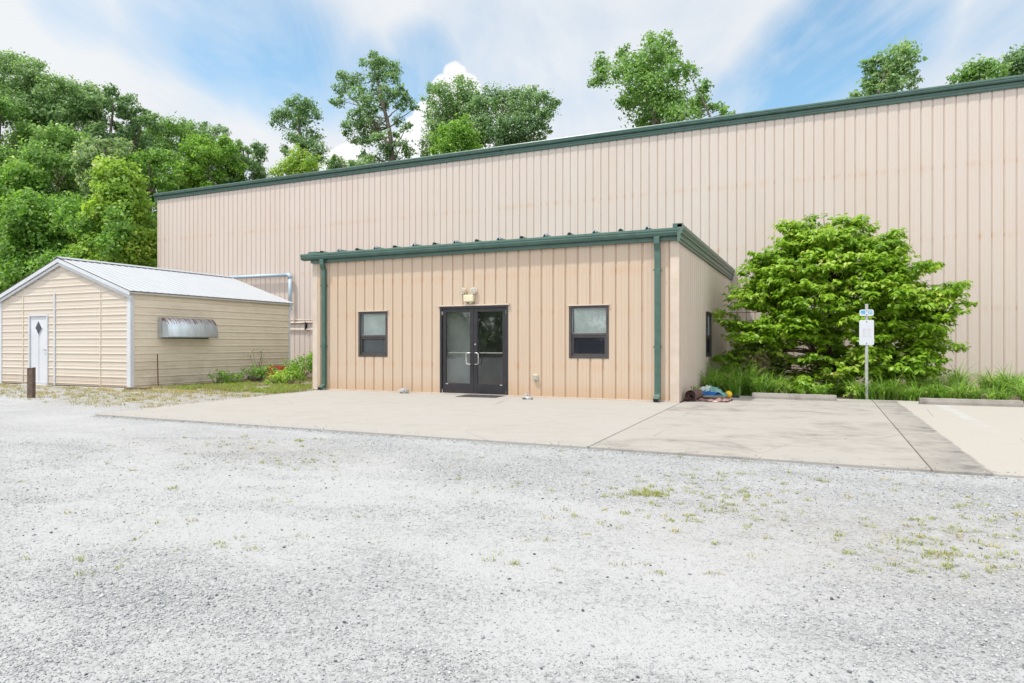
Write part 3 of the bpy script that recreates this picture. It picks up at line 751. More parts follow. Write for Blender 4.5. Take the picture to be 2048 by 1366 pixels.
for y0,y1 in ((HY0+.003,HY0+.008),(HY1-.008,HY1-.003)):
    b = MB(); k=len(arc)+1; pr=[(SX+.02+a,z) for a,z in arc]+[(SX+.02,HZ0)]
    b.sweep(pr, lambda a,z,t:(a,t,z), y0, y1); b.build('hood_end',M['hood'],hood)
b = MB(); b.box(SX+.02,SX+.13,HY0-.05,HY0-.002,HZ0-.01,HZ1+.01); b.build('hood_flange',M['post'],hood)
b = MB(); b.box(SX+.019,SX+.03,HY0+.03,HY1-.03,HZ0-.03,HZ0+.3); b.build('opening_panel',M['black'],hood)
b = MB(); b.box(SXL+.05,SX-.03,SY0+.01,SY1-.05,-.06,.03); b.build('floor_sill',M['oldwood'],sh)

# boards lying at the shed's foot
def plank(loc, size, rot, mat, label, nm='plank'):
    b = MB(); l,w,h = size; b.box(-l/2,l/2,-w/2,w/2,0,h)
    o = b.build(nm, mat, bevel=.006); o.location = loc; o.rotation_euler = (0,0,rot); return tag(o,label,'plank')
plank((-17.66,13.55,-.01),(1.5,.14,.045),R(84),M['newwood'],'fresh yellow pine board lying along the shed side')
plank((-17.40,14.6,-.01),(1.7,.16,.04),R(80),M['palewood'],'weathered grey board lying beyond the yellow board')
plank((-18.9,12.62,-.02),(2.3,.16,.04),R(3),M['palewood'],'grey board under the shed gable near its corner')
plank((-22.0,12.6,-.02),(1.5,.2,.05),R(-2),M['palewood'],'grey board lying as a step below the white door')
plank((-17.5,12.75,-.02),(.7,.18,.07),R(20),M['oldwood'],'dark broken board at the shed corner')

# posts
wp = on_ground(62.5,797,-.03)
b = MB(); b.box(-.075,.075,-.05,.05,-.2,.0); b.v=[]; b.f=[]; b.m=[]
b.add([(-.073,-.05,-.25),(.073,-.05,-.25),(.073,.05,-.25),(-.073,.05,-.25),(-.070,-.048,.70),(.074,-.048,.715),(.074,.052,.72),(-.07,.052,.705)],[(0,3,2,1),(4,5,6,7),(0,1,5,4),(1,2,6,5),(2,3,7,6),(3,0,4,7)])
o = b.build('wooden_post',M['oldwood'],bevel=.006); o.location=(wp[0],wp[1],0); o.rotation_euler=(0,0,R(20))
tag(o,'short brown wooden post in the gravel before the white door','post')
b = MB(); b.tube([(-17.80,13.62,-.05),(-17.81,13.60,.97)],.016,6); o=b.build('iron_rod',M['rust'])
tag(o,'thin rusty rod standing upright beside the shed wall','rod')

# pipes on the warehouse wall
pp = thing('wall_pipe','thick blue-grey pipe along and down the warehouse wall behind the shed','pipe',(-23,24.1,3))
yp = D2-.20
b = MB(); b.tube([(-27.6,yp,4.56),(-22.62,yp,4.52)],.078,14); b.build('horizontal_run',M['pvc'],pp,smooth=True)
b = MB(); b.tube([(-22.72,yp,4.52),(-22.60,yp,4.515),(-22.53,yp,4.46),(-22.52,yp,4.34)],.094,14); b.build('elbow',M['pvc'],pp,smooth=True)
b = MB(); b.tube([(-22.52,yp,4.40),(-22.52,yp,2.95)],.078,14); b.build('drop_run',M['pvc'],pp,smooth=True)
b = MB(); b.tube([(-22.52,yp,3.12),(-22.52,yp,2.86)],.096,14); b.tube([(-22.54,yp,2.87),(-22.54,yp,2.72)],.05,10); b.build('coupling',M['pvc'],pp)
b = MB(); b.tube([(-24.35,yp,4.535),(-24.30,yp,4.5345)],.09,14); b.build('coupling',M['pvc'],pp)
for z,dz,mt,lab,rr in ((2.42,-.05,'pipe_pink','thin tan conduit, uppermost of the small wall pipes',.022),(2.27,.02,'pipe_white','off-white pipe, middle of the small wall pipes',.032),(1.97,-.03,'pipe_white','off-white pipe, lowest of the small wall pipes',.032)):
    b = MB(); b.tube([(-24.6,D2-.06,z),(-22.9,D2-.06,z-.0),(-20.9,D2-.06,z+dz)],rr,8); o=b.build('wall_conduit',M[mt],smooth=True); tag(o,lab,'pipe')
b = MB(); b.box(-21.72,-21.66,D2-.11,D2-.005,1.93,2.30); o=b.build('pipe_bracket',M['black']); tag(o,'small dark bracket joining the two off-white wall pipes','bracket')

# ------------------------------------------------------------------ small things on the apron
def lump(name, loc, size, mat, seed, rough=.25, sub=3, flat=.5):
    bm = bmesh.new(); bmesh.ops.create_icosphere(bm, subdivisions=sub, radius=1)
    for v in bm.verts:
        d = v.co.normalized(); n = mnoise.fractal(d*1.3+Vector((seed*3.1,0,seed)),1,2,3)
        q = d*(1+rough*n*1.6); q.z = max(q.z,-flat); v.co = Vector((q.x*size[0],q.y*size[1],(q.z+flat)*size[2]))
    me = bpy.data.meshes.new(name); bm.to_mesh(me); bm.free(); me.materials.append(mat)
    o = bpy.data.objects.new(name,me); COL.objects.link(o); o.location = loc; return o
tag(lump('rock',(-9.80,14.62,0),(.15,.10,.085),M['rock'],2,.35,2),'pale grey rock at the wall foot left of the glass door','rock')
tag(lump('rock',(-6.14,14.20,0),(.125,.10,.085),M['rock'],5,.3,2),'mottled grey rock on the concrete right of the door','rock')
b = MB()
for i in range(15):
    b.box(-.48,.48,-.29+i*.04,-.272+i*.04,.010,.014)
b.box(-.52,.52,-.33,.33,0.0,.010)
o = b.build('door_mat',M['mat']); o.location=(-7.52,14.52,.001); o.rotation_euler=(0,0,R(5)); tag(o,'flat dark rubber mat on the concrete before the door','mat')

def wheel_stop(x0, x1, y0, y1, label):
    b = MB(); L = math.hypot(x1-x0,y1-y0)
    prof = [(-.085,0),(-.082,.05),(-.055,.122),(-.045,.130),(.045,.130),(.055,.122),(.082,.05),(.085,0)]
    n = 26; rings=[]
    for i in range(n+1):
        t = -L/2+L*i/n; e = .86 if i in (0,n) else 1
        rings.append([(t+(.012 if i==0 else -.012 if i==n else 0),a*e+.003*fbm(t*3,z*9+x0,2.0),z*(1 if e==1 else .95)+(.004*fbm(t*4+x0,a*9,2.5) if z>.1 else 0)) for a,z in prof])
    k=len(prof); vs=[p for r in rings for p in r]
    fs=[(i*k+j,i*k+j+1,(i+1)*k+j+1,(i+1)*k+j) for i in range(n) for j in range(k-1)]+[tuple(range(k)),tuple(range(n*k,(n+1)*k))[::-1]]
    b.add(vs,fs); o=b.build('wheel_stop',M['stop']); o.location=((x0+x1)/2,(y0+y1)/2+.085,.001); o.rotation_euler=(0,0,math.atan2(y1-y0,x1-x0))
    return tag(o,label,'wheel stop','concrete wheel stops along the planting bed')
wheel_stop(-1.46,.36,16.66,16.62,'worn concrete wheel stop between the rubbish heap and the sign post')
wheel_stop(1.92,3.76,16.52,16.60,'worn concrete wheel stop on the pale bay right of the sign post')

# sign
sg = thing('parking_sign','faded white parking sign with small blue plate on a grey post','sign',(1.0,17.68,-.05))
b = MB(); b.add([],[])
pr = [(-.034,0),(-.034,-.012),(-.018,-.018),(-.018,-.035),(.018,-.035),(.018,-.018),(.034,-.012),(.034,0),(.012,-.004),(.012,-.027),(-.012,-.027),(-.012,-.004)]
b.sweep(pr, lambda a,d,t:(1.0+a,17.70+d,t), -.3, 2.215); b.build('post',M['post'],sg)
def plate(nm, x0,x1,z0,z1,r,y,mat):
    b = MB(); pts=[]
    for cx,cz,a0 in ((x1-r,z1-r,0),(x0+r,z1-r,90),(x0+r,z0+r,180),(x1-r,z0+r,270)):
        for i in range(6): a=R(a0+i*18); pts.append((cx+r*math.cos(a),cz+r*math.sin(a)))
    b.sweep(pts, lambda a,z,t:(a,t,z), y, y+.004); return b.build(nm,mat,sg)
YS = 17.655
pl = plate('sign_panel',.845,1.15,1.255,1.84,.03,YS,M['signwhite'])
pu = plate('upper_plate',.85,1.145,1.935,2.085,.04,YS,M['signwhite'])
def faded(name, col, lo, hi, sc_):
    m = N(name); p=m.pos(); n=m.noise(m.scale(p,(1,1,1)),sc_,4)
    x=m.xyz(p)
    return m.done(m.pbr(m.mix(m.rng(n,lo,hi),(.52,.55,.585),col),.4,.4))
FB = faded('faded_blue_print',(.07,.30,.52),.25,.55,9)
b = MB()
for x0,x1 in ((.872,.975),(1.02,1.123)):
    dx = x1-x0
    b.add([(x0+.01,YS-.0015,1.955+.02),(x1-.01,YS-.0015,1.955+.02),(x1,YS-.0015,2.0),(x1-.008,YS-.0015,2.062),(x0+.008,YS-.0015,2.062),(x0,YS-.0015,2.0)],[(0,1,2,3,4,5)])
b.build('faded_emblem',FB,pu)
b = MB()
for x0,x1,z0,z1 in ((.92,.965,1.50,1.64),(1.03,1.075,1.50,1.64),(.967,1.028,1.54,1.56),(.967,1.028,1.615,1.64)): b.quad((x0,YS-.0015,z0),(x1,YS-.0015,z0),(x1,YS-.0015,z1),(x0,YS-.0015,z1))
b.build('faded_emblem',faded('faded_pink_print',(.47,.44,.47),.3,.6,14),pl)
b = MB(); x=.905
for w in (.018,.012,.016,.010,.018,.022,.014,.018,.01,.016): b.quad((x,YS-.0015,1.445),(x+w,YS-.0015,1.445),(x+w,YS-.0015,1.468),(x,YS-.0015,1.468)); x+=w+.005
b.build('faded_lettering',faded('faded_green_print',(.36,.43,.37),.3,.6,14),pl)
for par,zs in ((pl,(1.295,1.80)),(pu,(1.962,2.058))):
    for z in zs:
        b = MB(); b.tube([(.998,YS-.010,z),(.998,YS+.001,z)],.011,8); b.build('bolt',M['black'],par)

# ------------------------------------------------------------------ rubbish heap at the annex corner
cl = []
b = MB(); th = np.linspace(0,2*math.pi*2.6,60)
pts = [((.035+.010*t/1.6)*math.cos(t),(.035+.010*t/1.6)*math.sin(t)) for t in th]
outer = [(x,z) for x,z in pts]; inner=[((.028+.010*t/1.6)*math.cos(t),(.028+.010*t/1.6)*math.sin(t)) for t in th][::-1]
k=len(outer)
vs=[(x,-.28,z+.13) for x,z in outer+inner]+[(x,.28,z+.13) for x,z in outer+inner]; n2=2*k
fs=[(i,(i+1)%n2,n2+(i+1)%n2,n2+i) for i in range(n2)]+[(i,i+1,n2-2-i,n2-1-i) for i in range(k-1)]+[(n2+i+1,n2+i,2*n2-1-i,2*n2-2-i) for i in range(k-1)]
b.add(vs,fs); o=b.build('rolled_carpet',M['carpet'],recalc=True); o.location=(-2.56,15.42,.0); o.rotation_euler=(0,0,R(-8)); tag(o,'brown rolled carpet at the foot of the annex corner','carpet')
def sheet(name, loc, w, d, mat, seed, amp=.05, n=26, hfun=None, rot=0, thick=.006):
    b = MB(); vs=[]; fs=[]
    for j in range(n+1):
        for i in range(n+1):
            x=(i/n-.5)*w; y=(j/n-.5)*d
            edge=1+.18*mnoise.noise(Vector((math.atan2(y,x)*1.2,seed,0)))
            h=max(0,(hfun(x/w*2,y/d*2) if hfun else 0)+amp*abs(mnoise.fractal(Vector((x*5/w*1.3+seed,y*5/d*1.3,seed)),1.3,2,3)))
            vs.append((x*edge,y*edge,.006+h))
    for j in range(n):
        for i in range(n): fs.append((j*(n+1)+i,j*(n+1)+i+1,(j+1)*(n+1)+i+1,(j+1)*(n+1)+i))
    b.add(vs,fs); o=b.build(name,mat,smooth=True,recalc=False); o.location=loc; o.rotation_euler=(0,0,rot)
    s=o.modifiers.new('thick','SOLIDIFY'); s.thickness=thick; return o
o=sheet('carpet_piece',(-2.28,15.62,.0),.95,.75,M['carpet2'],3,.10); tag(o,'crumpled pinkish brown carpet piece spread under the rubbish','carpet')
def tarpmat():
    m=N('green_white_plastic'); p=m.obj(); n=m.noise(m.scale(p,(2.2,2.6,3.5)),1.6,3,.5,.8)
    x=m.xyz(p)
    f=m.math('ADD',n,m.math('MULTIPLY',x['X'],.38))
    c=m.ramp(f,[(.36,(.50,.51,.49)),(.44,(.22,.38,.33)),(.50,(.05,.17,.14)),(.60,(.19,.34,.31)),(.70,(.06,.20,.19))])
    return m.done(m.pbr(c,.33,.5,0,m.bump(m.noise(p,9,4),.5,.03)))
o=sheet('plastic_bag',(-2.36,16.2,.07),.72,.62,tarpmat(),8,.09,34,lambda x,y:.19*max(0,1-x*x*.9-y*y*.9),R(15)); tag(o,'crumpled green and white plastic sheet on top of the rubbish','plastic bag')
o=sheet('blue_cloth',(-2.30,15.72,.10),.48,.24,M['bluecloth'],5,.06,18,lambda x,y:.07*max(0,1-y*y),R(-22)); tag(o,'folded bright blue cloth on the rubbish heap','cloth')
o=sheet('paper_scrap',(-2.03,15.32,.0),.26,.16,M['paper'],9,.03,8,None,R(20),.003); tag(o,'pale pink paper scrap at the front of the rubbish','paper')
o=lump('rubber_ball',(-1.97,16.62,.0),(.085,.085,.085),M['yellow'],1,.03,3,.95); tag(o,'yellow ball at the end of the rubbish heap','ball')
b=MB(); b.tube([(-2.42,16.45,.10),(-2.1,16.6,.06),(-1.80,16.72,.02)],.014,8); b.tube([(-1.88,16.68,.035),(-1.74,16.74,.03)],.03,10); o=b.build('tool_handle',M['black']); tag(o,'dark tool handle poking out of the rubbish by the ball','tool')

# red plastic crate and capped pipe in the weeds
rc = thing('red_crate','red plastic crate half hidden in weeds beside the shed','crate',(-17.35,18.0,0))
b = MB()
for dx in (-.30,.27): b.box(-17.35+dx,-17.35+dx+.04,17.75,18.2,.0,.50)
for dy in (17.75,18.17): b.box(-17.61,-17.08,dy,dy+.03,.38,.50); b.box(-17.61,-17.08,dy,dy+.03,.0,.12)
for x in (-17.47,-17.25): b.box(x,x+.035,17.752,17.778,.12,.38)
b.box(-17.61,-17.08,17.78,18.17,.02,.05); b.build('crate_body',M['red'],rc,bevel=.01)
b = MB(); b.box(-17.62,-17.0,17.60,17.72,.0,.13); b.build('crate_lid',M['orange'],rc,bevel=.02)
cp = thing('capped_pipe','short grey-green capped pipe with white ring beside the red crate','pipe',(-17.62,17.55,0))
b = MB(); b.tube([(-17.62,17.55,-.02),(-17.62,17.55,.30)],.075,14); b.build('pipe_body',M['cap'],cp,smooth=False)
b = MB(); b.tube([(-17.62,17.55,.25),(-17.62,17.55,.285)],.085,14); b.build('white_ring',M['white_trim'],cp)
b = MB(); b.tube([(-17.62,17.55,.30),(-17.62,17.55,.36),(-17.62,17.55,.40)],[.06,.045,.02],12); b.build('cap',M['cap'],cp)
bb=MB(); bb.tube([(-17.9,17.2,.10),(-17.2,16.9,.06),(-16.2,16.6,.03),(-15.0,16.5,.03)],[.085,.08,.07,.06],8); o=bb.build('fallen_log',M['oldwood']); tag(o,'grey weathered log lying in front of the red crate','log')

# ------------------------------------------------------------------ foliage
def unit(a): return a/np.maximum(1e-9,np.linalg.norm(a,axis=1,keepdims=True))
def leaves(c, nrm, L, W, g, droop=0., fold=.25):
    """two-triangle folded leaves; returns verts, faces"""
    n=len(c); d=g.normal(0,1,(n,3)); d-= (d*nrm).sum(1,keepdims=True)*nrm; d=unit(d); d[:,2]-=droop; d=unit(d)
    s=unit(np.cross(d,nrm)); up=np.cross(s,d)
    L=L[:,None]; W=W[:,None]
    v0=c-d*L*.5; v2=c+d*L*.5-up*L*.12; v1=c+s*W*.5+up*W*fold-d*L*.06; v3=c-s*W*.5+up*W*fold-d*L*.06
    V=np.stack([v0,v1,v2,v3],1).reshape(-1,3)
    o=(np.arange(n)*4)[:,None]
    Fc=np.concatenate([o+np.array([[0,2,1]]),o+np.array([[0,3,2]])],1).reshape(-1,3)
    return V,Fc
def crown_points(blobs, dens, g, sub=.29):
    C=[];Nn=[];B=[]
    for i,(x,y,z,r) in enumerate(blobs):
        k=max(5,int(9+13*r*r)); kc=unit(g.normal(0,1,(k,3)))*(g.uniform(.2,1.12,(k,1))**.6)*r
        kc[:,2]*=.85
        n=max(12,int(dens*r*r)); w=g.integers(0,k,n)
        off=g.normal(0,1,(n,3))*r*sub*np.array([1,1,.75])
        p=kc[w]+off
        C.append(p+np.array([x,y,z])); Nn.append(unit(unit(p)*.75+np.array([0,-.12,.5])+g.normal(0,.45,(n,3))))
        ct=g.uniform(0,.5,k)
        B.append(np.clip(.22+ct[w]*.55+g.normal(0,.22,n)+g.normal(0,.08),0,1))
    return np.concatenate(C),np.concatenate(Nn),np.concatenate(B)
def limb(mb, a, b, r0, r1, g, n=5, sag=.08, sides=6):
    a=np.array(a,float);b=np.array(b,float);L=np.linalg.norm(b-a);pts=[];rad=[]
    for i in range(n+1):
        t=i/n; p=a+(b-a)*t; p=p+g.normal(0,1,3)*L*.025*math.sin(math.pi*t); p[2]+= -sag*L*math.sin(math.pi*t)*.6
        pts.append(tuple(p)); rad.append(r0+(r1-r0)*t)
    mb.tube(pts,rad,sides,False)
def make_tree(name, label, cat, base, trunk, blobs, mat, dens, leaf, seed, group=None, r0=.25, barkm=None, limbs=1.0, forks=()):
    """trunk: list of points from the foot up; blobs: crown clumps (x,y,z,r); leaf: (length,width)"""
    g=np.random.default_rng(seed)
    t=thing(name,label,cat,base,group)
    mb=MB(); n=len(trunk); mb.tube(trunk,[r0*(1-.8*i/(n-1)) for i in range(n)],8,False)
    for fk,rr in forks: mb.tube(fk,[rr*(1-.7*i/(len(fk)-1)) for i in range(len(fk))],6,False)
    tp=np.array(trunk)
    for (x,y,z,r) in blobs:
        if g.random()>limbs: continue
        c=np.array([x,y,z]); 
        cand=[(np.linalg.norm(c-q)+ (2.5 if q[2]>z-.15*r else 0)+ .25*abs(q[2]-(z-.55*np.linalg.norm((c-q)[:2]))),i) for i,q in enumerate(tp)]
        i=min(cand)[1]; a=tp[i]
        limb(mb,a,c,max(.018,r0*(1-.8*i/(n-1))*.42),.012,g,5,.06,5)
    mb.build('trunk',barkm or M['bark'],t,smooth=True,recalc=False)
    C,Nn,B=crown_points(blobs,dens,g)
    m=len(C); L=leaf[0]*np.exp(g.normal(-.05,.32,m)); W=L*leaf[1]/leaf[0]*g.uniform(.75,1.2,m)
    V,Fc=leaves(C,Nn,L,W,g,.25)
    np_obj('crown',V,Fc,mat,t,tone=np.repeat(B,2))
    return t
LM={'dark':leafmat('dark_oak_leaf',(0.128,0.244,0.104),(0.287,0.458,0.189),(0.586,0.732,0.415)),
    'mid':leafmat('mid_green_leaf',(0.134,0.286,0.067),(0.303,0.505,0.129),(0.561,0.690,0.337)),
    'silver':leafmat('pale_backed_lit_leaf',(0.159,0.305,0.104),(0.354,0.525,0.226),(0.750,0.750,0.634)),  # pale undersides; tip colour also raised to paint in sunlit highlights
    'pale':leafmat('whitish_leaf',(0.168,0.295,0.105),(0.449,0.577,0.281),(0.750,0.750,0.659)),
    'bright':leafmat('bright_green_leaf',(0.134,0.297,0.039),(0.307,0.533,0.076),(0.471,0.630,0.154)),
    'yellow':leafmat('yellow_green_leaf',(.20,.37,.045),(.44,.62,.10),(.70,.74,.26)),
    'feather':leafmat('fresh_green_leaf',(0.118,0.271,0.043),(0.276,0.497,0.087),(0.574,0.630,0.287)),
    'bush':leafmat('bush_leaf',(.115,.255,.016),(.33,.53,.035),(.68,.70,.20),.52,.36)}
def env_tree(name,label,u,vt,vb,hw,Y,kd,seed,shape='ovoid',nb=46,dens=760,leaf=(.19,.135),group='trees of the wood beyond the shed'):
    """a whole tree standing at depth Y: crown between two heights, random clumps in its envelope"""
    g=np.random.default_rng(seed)
    X,_,zt=on_plane(u,vt,Y); _,_,zb=on_plane(u,vb,Y); s=view_scale(X,Y); Rw=hw*s; zb=max(zb,.6)
    blobs=[]; Hc=zt-zb
    for i in range(nb):
        t=(i+g.random())/nb
        if shape=='ovoid': pr=math.sin(math.pi*min(1,(.10+.90*(1-t))**.75*.93))**.8
        elif shape=='cone': pr=.12+.88*(1-t)**.85
        else: pr=.55+.45*math.sin(math.pi*min(1,.2+.8*t))
        pr=max(.12,pr)
        a=g.uniform(0,2*math.pi); q=g.uniform(.35,1)**.6*pr*Rw
        r=Rw*g.uniform(.17,.33)*(.7+.4*pr)
        r=min(r,Hc*.3)
        z=zb+Hc*t; z=min(z,zt-r*.8)
        blobs.append((X+q*math.cos(a),Y+q*math.sin(a)*.85,z,r))
    blobs.append((X+g.normal(0,.1)*Rw,Y,zt-Rw*.2,Rw*.2))
    tr=[(X+g.normal(0,.12),Y+g.normal(0,.12),z) for z in np.linspace(-.1,zt-Hc*.12,7)]
    tr[0]=(X,Y,-.1)
    return make_tree(name,label,'tree',(X,Y,0),tr,blobs,LM[kd],dens,leaf,seed,group,r0=.10+.012*zt,limbs=.55)
WOOD=[
 ('oak_tree','dark green oak crown peeping up behind the tall trees of the left wood',168,172,320,34,40,'dark',103,'ovoid',26),
 ('broadleaf_tree','tallest tree of the left wood, pale-speckled crown at the photo edge',32,122,420,92,32,'silver',101,'ovoid',60),
 ('broadleaf_tree','tall rounded mid-green tree right of the tallest one in the left wood',122,163,430,82,33.5,'silver',102,'ovoid',56),
 ('oak_tree','dark narrow-topped tree midway along the left wood skyline',222,183,400,52,35,'dark',104,'ovoid',48),
 ('oak_tree','dark green tree stepping down right of the narrow-topped one',272,212,410,46,36,'dark',105,'ovoid',44),
 ('broadleaf_tree','mid-green round tree above the left end of the warehouse roof',335,246,420,66,46,'mid',106,'ovoid',50),
 ('oak_tree','thin-topped dark tree behind the bright one over the warehouse roof',408,243,400,52,49,'dark',107,'ovoid',30),
 ('broadleaf_tree','bright green tree above the left corner of the warehouse roof',430,280,420,62,45,'bright',108,'ovoid',48),
 ('oak_tree','dark tree where the left wood meets open sky over the roof',488,284,420,44,47,'dark',109,'ovoid',40),
 ('broadleaf_tree','olive-green tree low at the left edge below the tallest tree',2,203,500,78,29,'mid',110,'ovoid',50),
 ('broadleaf_tree','deep green spreading tree in the middle of the left wood',112,268,500,92,29.5,'mid',111,'ovoid',56),
 ('broadleaf_tree','whitish-leaved tree just above the yellow-green one',208,272,440,56,28,'pale',112,'ovoid',44),
 ('broadleaf_tree','mid-green tree between the whitish tree and the warehouse corner',298,300,470,56,31,'feather',113,'ovoid',44),
 ('young_tree','yellow-green pointed young tree behind the shed ridge',233,318,580,98,24.4,'yellow',114,'cone',76),
 ('sumac_tree','fresh green feathery tree at the left edge above the shed roof',15,335,580,92,25.8,'feather',115,'ovoid',54),
 ('sumac_tree','bright feathery tree between the left edge and the yellow-green tree',92,392,580,82,24.6,'feather',116,'ovoid',54),
 ('young_tree','leafy young tree pressed against the warehouse corner',300,400,580,34,28.5,'feather',117,'ovoid',44),
]
for w in WOOD:
    nm,lab,u,vt,vb,hw,Y,kd,sd,shp,nb=w
    env_tree(nm,lab,u,vt,vb,hw,Y,kd,sd,shp,nb)
# undergrowth below the wood
g=np.random.default_rng(55); ub=[]
for i in range(150):
    u=g.uniform(-60,318); Y=g.uniform(22.5,30); v=g.uniform(420,640)
    X,_,z=on_plane(u,v,Y); r=g.uniform(.5,1.15)
    if X>XM-.6-r*1.4 and Y>22.6: continue
    if X>-25 : continue
    ub.append((X,Y,max(.4,z),r))
C,Nn,B=crown_points(ub,700,g); m=len(C); V,Fc=leaves(C,Nn,.24*g.uniform(.6,1.3,m),.15*g.uniform(.6,1.3,m),g,.3)
o=np_obj('undergrowth',V,Fc,LM['feather'],tone=np.repeat(B,2)); tag(o,'tangled green undergrowth behind the shed','undergrowth',kind='stuff')

# trees rising behind the warehouse roof (their clumps surveyed from the photograph)
def seen_tree(name,label,Y,trace,trunk,kd,seed,ox,oy,k,dens=760,leaf=(.185,.135),depth=1.0,forks=(),rs=1.0):
    g=np.random.default_rng(seed); bl=[]
    us=[ox+k*x for x,y,r in trace]; um=sum(us)/len(us)
    Xc,_,_=on_plane(um,300,Y)
    halfw=max(abs(u-um) for u in us)*view_scale(Xc,Y)
    for (x,y,r),u in zip(trace,us):
        dy=g.uniform(-1,1)*halfw*.55*depth*math.sqrt(max(.05,1-((u-um)*view_scale(Xc,Y)/max(halfw,.1))**2*.8))
        X,yy,z=on_plane(u,oy+k*y,Y+dy); bl.append((X,yy,z,r*k*view_scale(X,yy)*rs))
    tp=[on_plane(ox+k*x,oy+k*y,Y) for x,y in trunk]
    tr=[(tp[0][0],Y,-.1),(tp[0][0],Y,tp[0][2]*.5)]
    pts=tr+tp
    # densify
    dn=[pts[0]]
    for a,b in zip(pts,pts[1:]):
        for i in (1,2): dn.append(tuple(np.array(a)+(np.array(b)-np.array(a))*i/2))
    fk=[([on_plane(ox+k*x,oy+k*y,Y) for x,y in f],rr) for f,rr in forks]
    return make_tree(name,label,'tree',(tp[0][0],Y,0),dn,bl,LM[kd],dens,leaf,seed,'trees behind the warehouse roof',r0=.27,limbs=.9,forks=fk)
T2=[(575,110,60),(470,200,50),(600,200,90),(700,190,80),(810,260,80),(650,330,120),(800,350,80),(250,350,80),(370,380,90),(230,480,80),(130,610,50),(220,630,60),(400,520,90),(500,600,90),(620,540,90),(760,520,100),(880,510,70),(960,580,80),(1040,680,50),(900,650,70),(700,640,80),(560,730,100),(390,760,90),(310,870,70),(430,880,100),(290,960,50),(600,880,110),(370,1040,60),(520,1010,110),(650,1020,90),(850,830,60),(940,890,60),(850,970,50),(480,1200,70),(560,1280,100),(730,1130,90),(750,1230,120),(900,1080,70),(960,1180,70)]
seen_tree('oak_tree','tall open-crowned oak with visible trunk left of the white cumulus',47,T2,[(790,1300),(770,1000),(730,800),(670,600),(640,450),(600,300),(580,180)],'dark',201,640,90,.183,forks=[([(780,1150),(600,850),(420,640),(320,560)],.16),([(770,1100),(640,950),(560,800)],.12)])
T1=[(250,430,40),(310,440,50),(220,480,60),(300,500,70),(150,500,35),(150,550,35),(360,500,30),(260,560,40),(250,620,45),(340,610,50),(290,650,50),(190,680,20),(350,680,50),(390,700,40),(330,740,40),(380,740,40),(210,700,30)]
seen_tree('oak_tree','slim ragged oak over the roof, leftmost of the separate trees',48,T1,[(290,800),(285,650),(265,520),(260,430)],'dark',202,500,50,.3613)
T3=[(1150,310,35),(1010,350,40),(1080,370,60),(1180,350,60),(1230,390,50),(1000,420,40),(1100,440,80),(1200,460,80),(1030,490,60),(1120,540,90),(1010,570,50),(1000,640,60),(1080,600,90),(1190,600,90),(1250,640,60),(980,715,40)]
seen_tree('oak_tree','olive oak in front of the white cumulus cloud',49,T3,[(1160,740),(1150,600),(1150,450),(1150,340)],'silver',203,500,50,.3613)
T4=[(1300,390,50),(1380,390,60),(1460,390,50),(1540,390,50),(1620,400,50),(1680,430,40),(1250,430,50),(1300,460,70),(1400,460,80),(1500,460,80),(1590,470,70),(1650,480,50),(1290,540,60),(1370,560,80),(1460,560,80),(1550,550,70),(1610,560,40),(1660,590,20),(1290,610,60),(1380,640,70),(1460,640,60),(1530,630,50),(1600,630,40)]
seen_tree('oak_tree','broad flat-topped oak right of the white cumulus',48,T4,[(1420,710),(1410,600),(1400,500),(1390,420)],'dark',204,500,50,.3613)
T3b=[(1100,590,60),(1160,560,60),(1060,640,60),(1130,640,80),(1200,640,70),(1080,700,60),(1180,700,70),(1250,690,40),(1020,720,40)]
seen_tree('young_tree','small fresh green tree rising before the olive oak',44.5,T3b,[(1140,760),(1140,680),(1140,580)],'bright',205,500,50,.3613)
T1b=[(280,690,28),(250,730,40),(300,735,40),(230,770,45),(280,775,50),(330,770,45),(190,800,45),(240,810,50),(300,810,50),(360,805,40),(150,830,40)]
seen_tree('young_tree','yellow-green pointed tree just over the roof at the sky gap',44,T1b,[(280,860),(280,780),(280,690)],'yellow',206,500,50,.3613,rs=1.05)
T1c=[(480,735,22),(470,770,35),(510,775,35),(560,765,30),(600,780,35),(440,790,35),(540,795,40),(640,770,40),(660,740,30)]
seen_tree('young_tree','low grey-green treetop just over the roof left of the tall oak',45,T1c,[(530,850),(520,790),(480,730)],'silver',207,500,50,.3613)
T5=[(320,180,35),(400,185,40),(350,250,70),(270,300,70),(200,240,35),(100,290,40),(110,340,45),(75,380,30),(180,330,60),(260,380,70),(340,340,80),(420,250,40),(440,310,50),(380,420,90),(260,450,60),(200,480,40),(340,500,90),(430,470,90),(500,340,40),(570,400,35),(470,540,70),(540,500,50),(330,550,60),(290,575,30),(560,460,40),(610,490,25),(650,500,30),(685,515,30)]
seen_tree('oak_tree','spreading oak with a leaning bare limb above the middle of the roof',46,T5,[(345,620),(342,520),(340,420),(335,320),(340,220)],'mid',208,1160,0,.4336,forks=[([(610,560),(560,450),(520,370)],.09)])
T6=[(1500,220,35),(1440,230,30),(1400,270,35),(1480,270,60),(1540,260,35),(1340,290,35),(1340,320,30),(1420,320,60),(1500,320,50),(1540,340,25),(1330,380,40),(1400,380,60),(1480,380,50),(1540,385,30),(1260,440,25),(1290,440,25),(1350,420,50),(1420,410,40)]
seen_tree('oak_tree','windblown treetop over the roof above the bush',45,T6,[(1370,470),(1400,380),(1450,290),(1480,230)],'silver',209,1160,0,.4336)
T7=[(1800,330,50),(1880,320,50),(1750,360,40),(1850,360,60),(1920,350,50)]
seen_tree('oak_tree','low rounded treetop near the upper right corner',45,T7,[(1850,430),(1850,370),(1850,320)],'mid',210,1160,0,.4336)
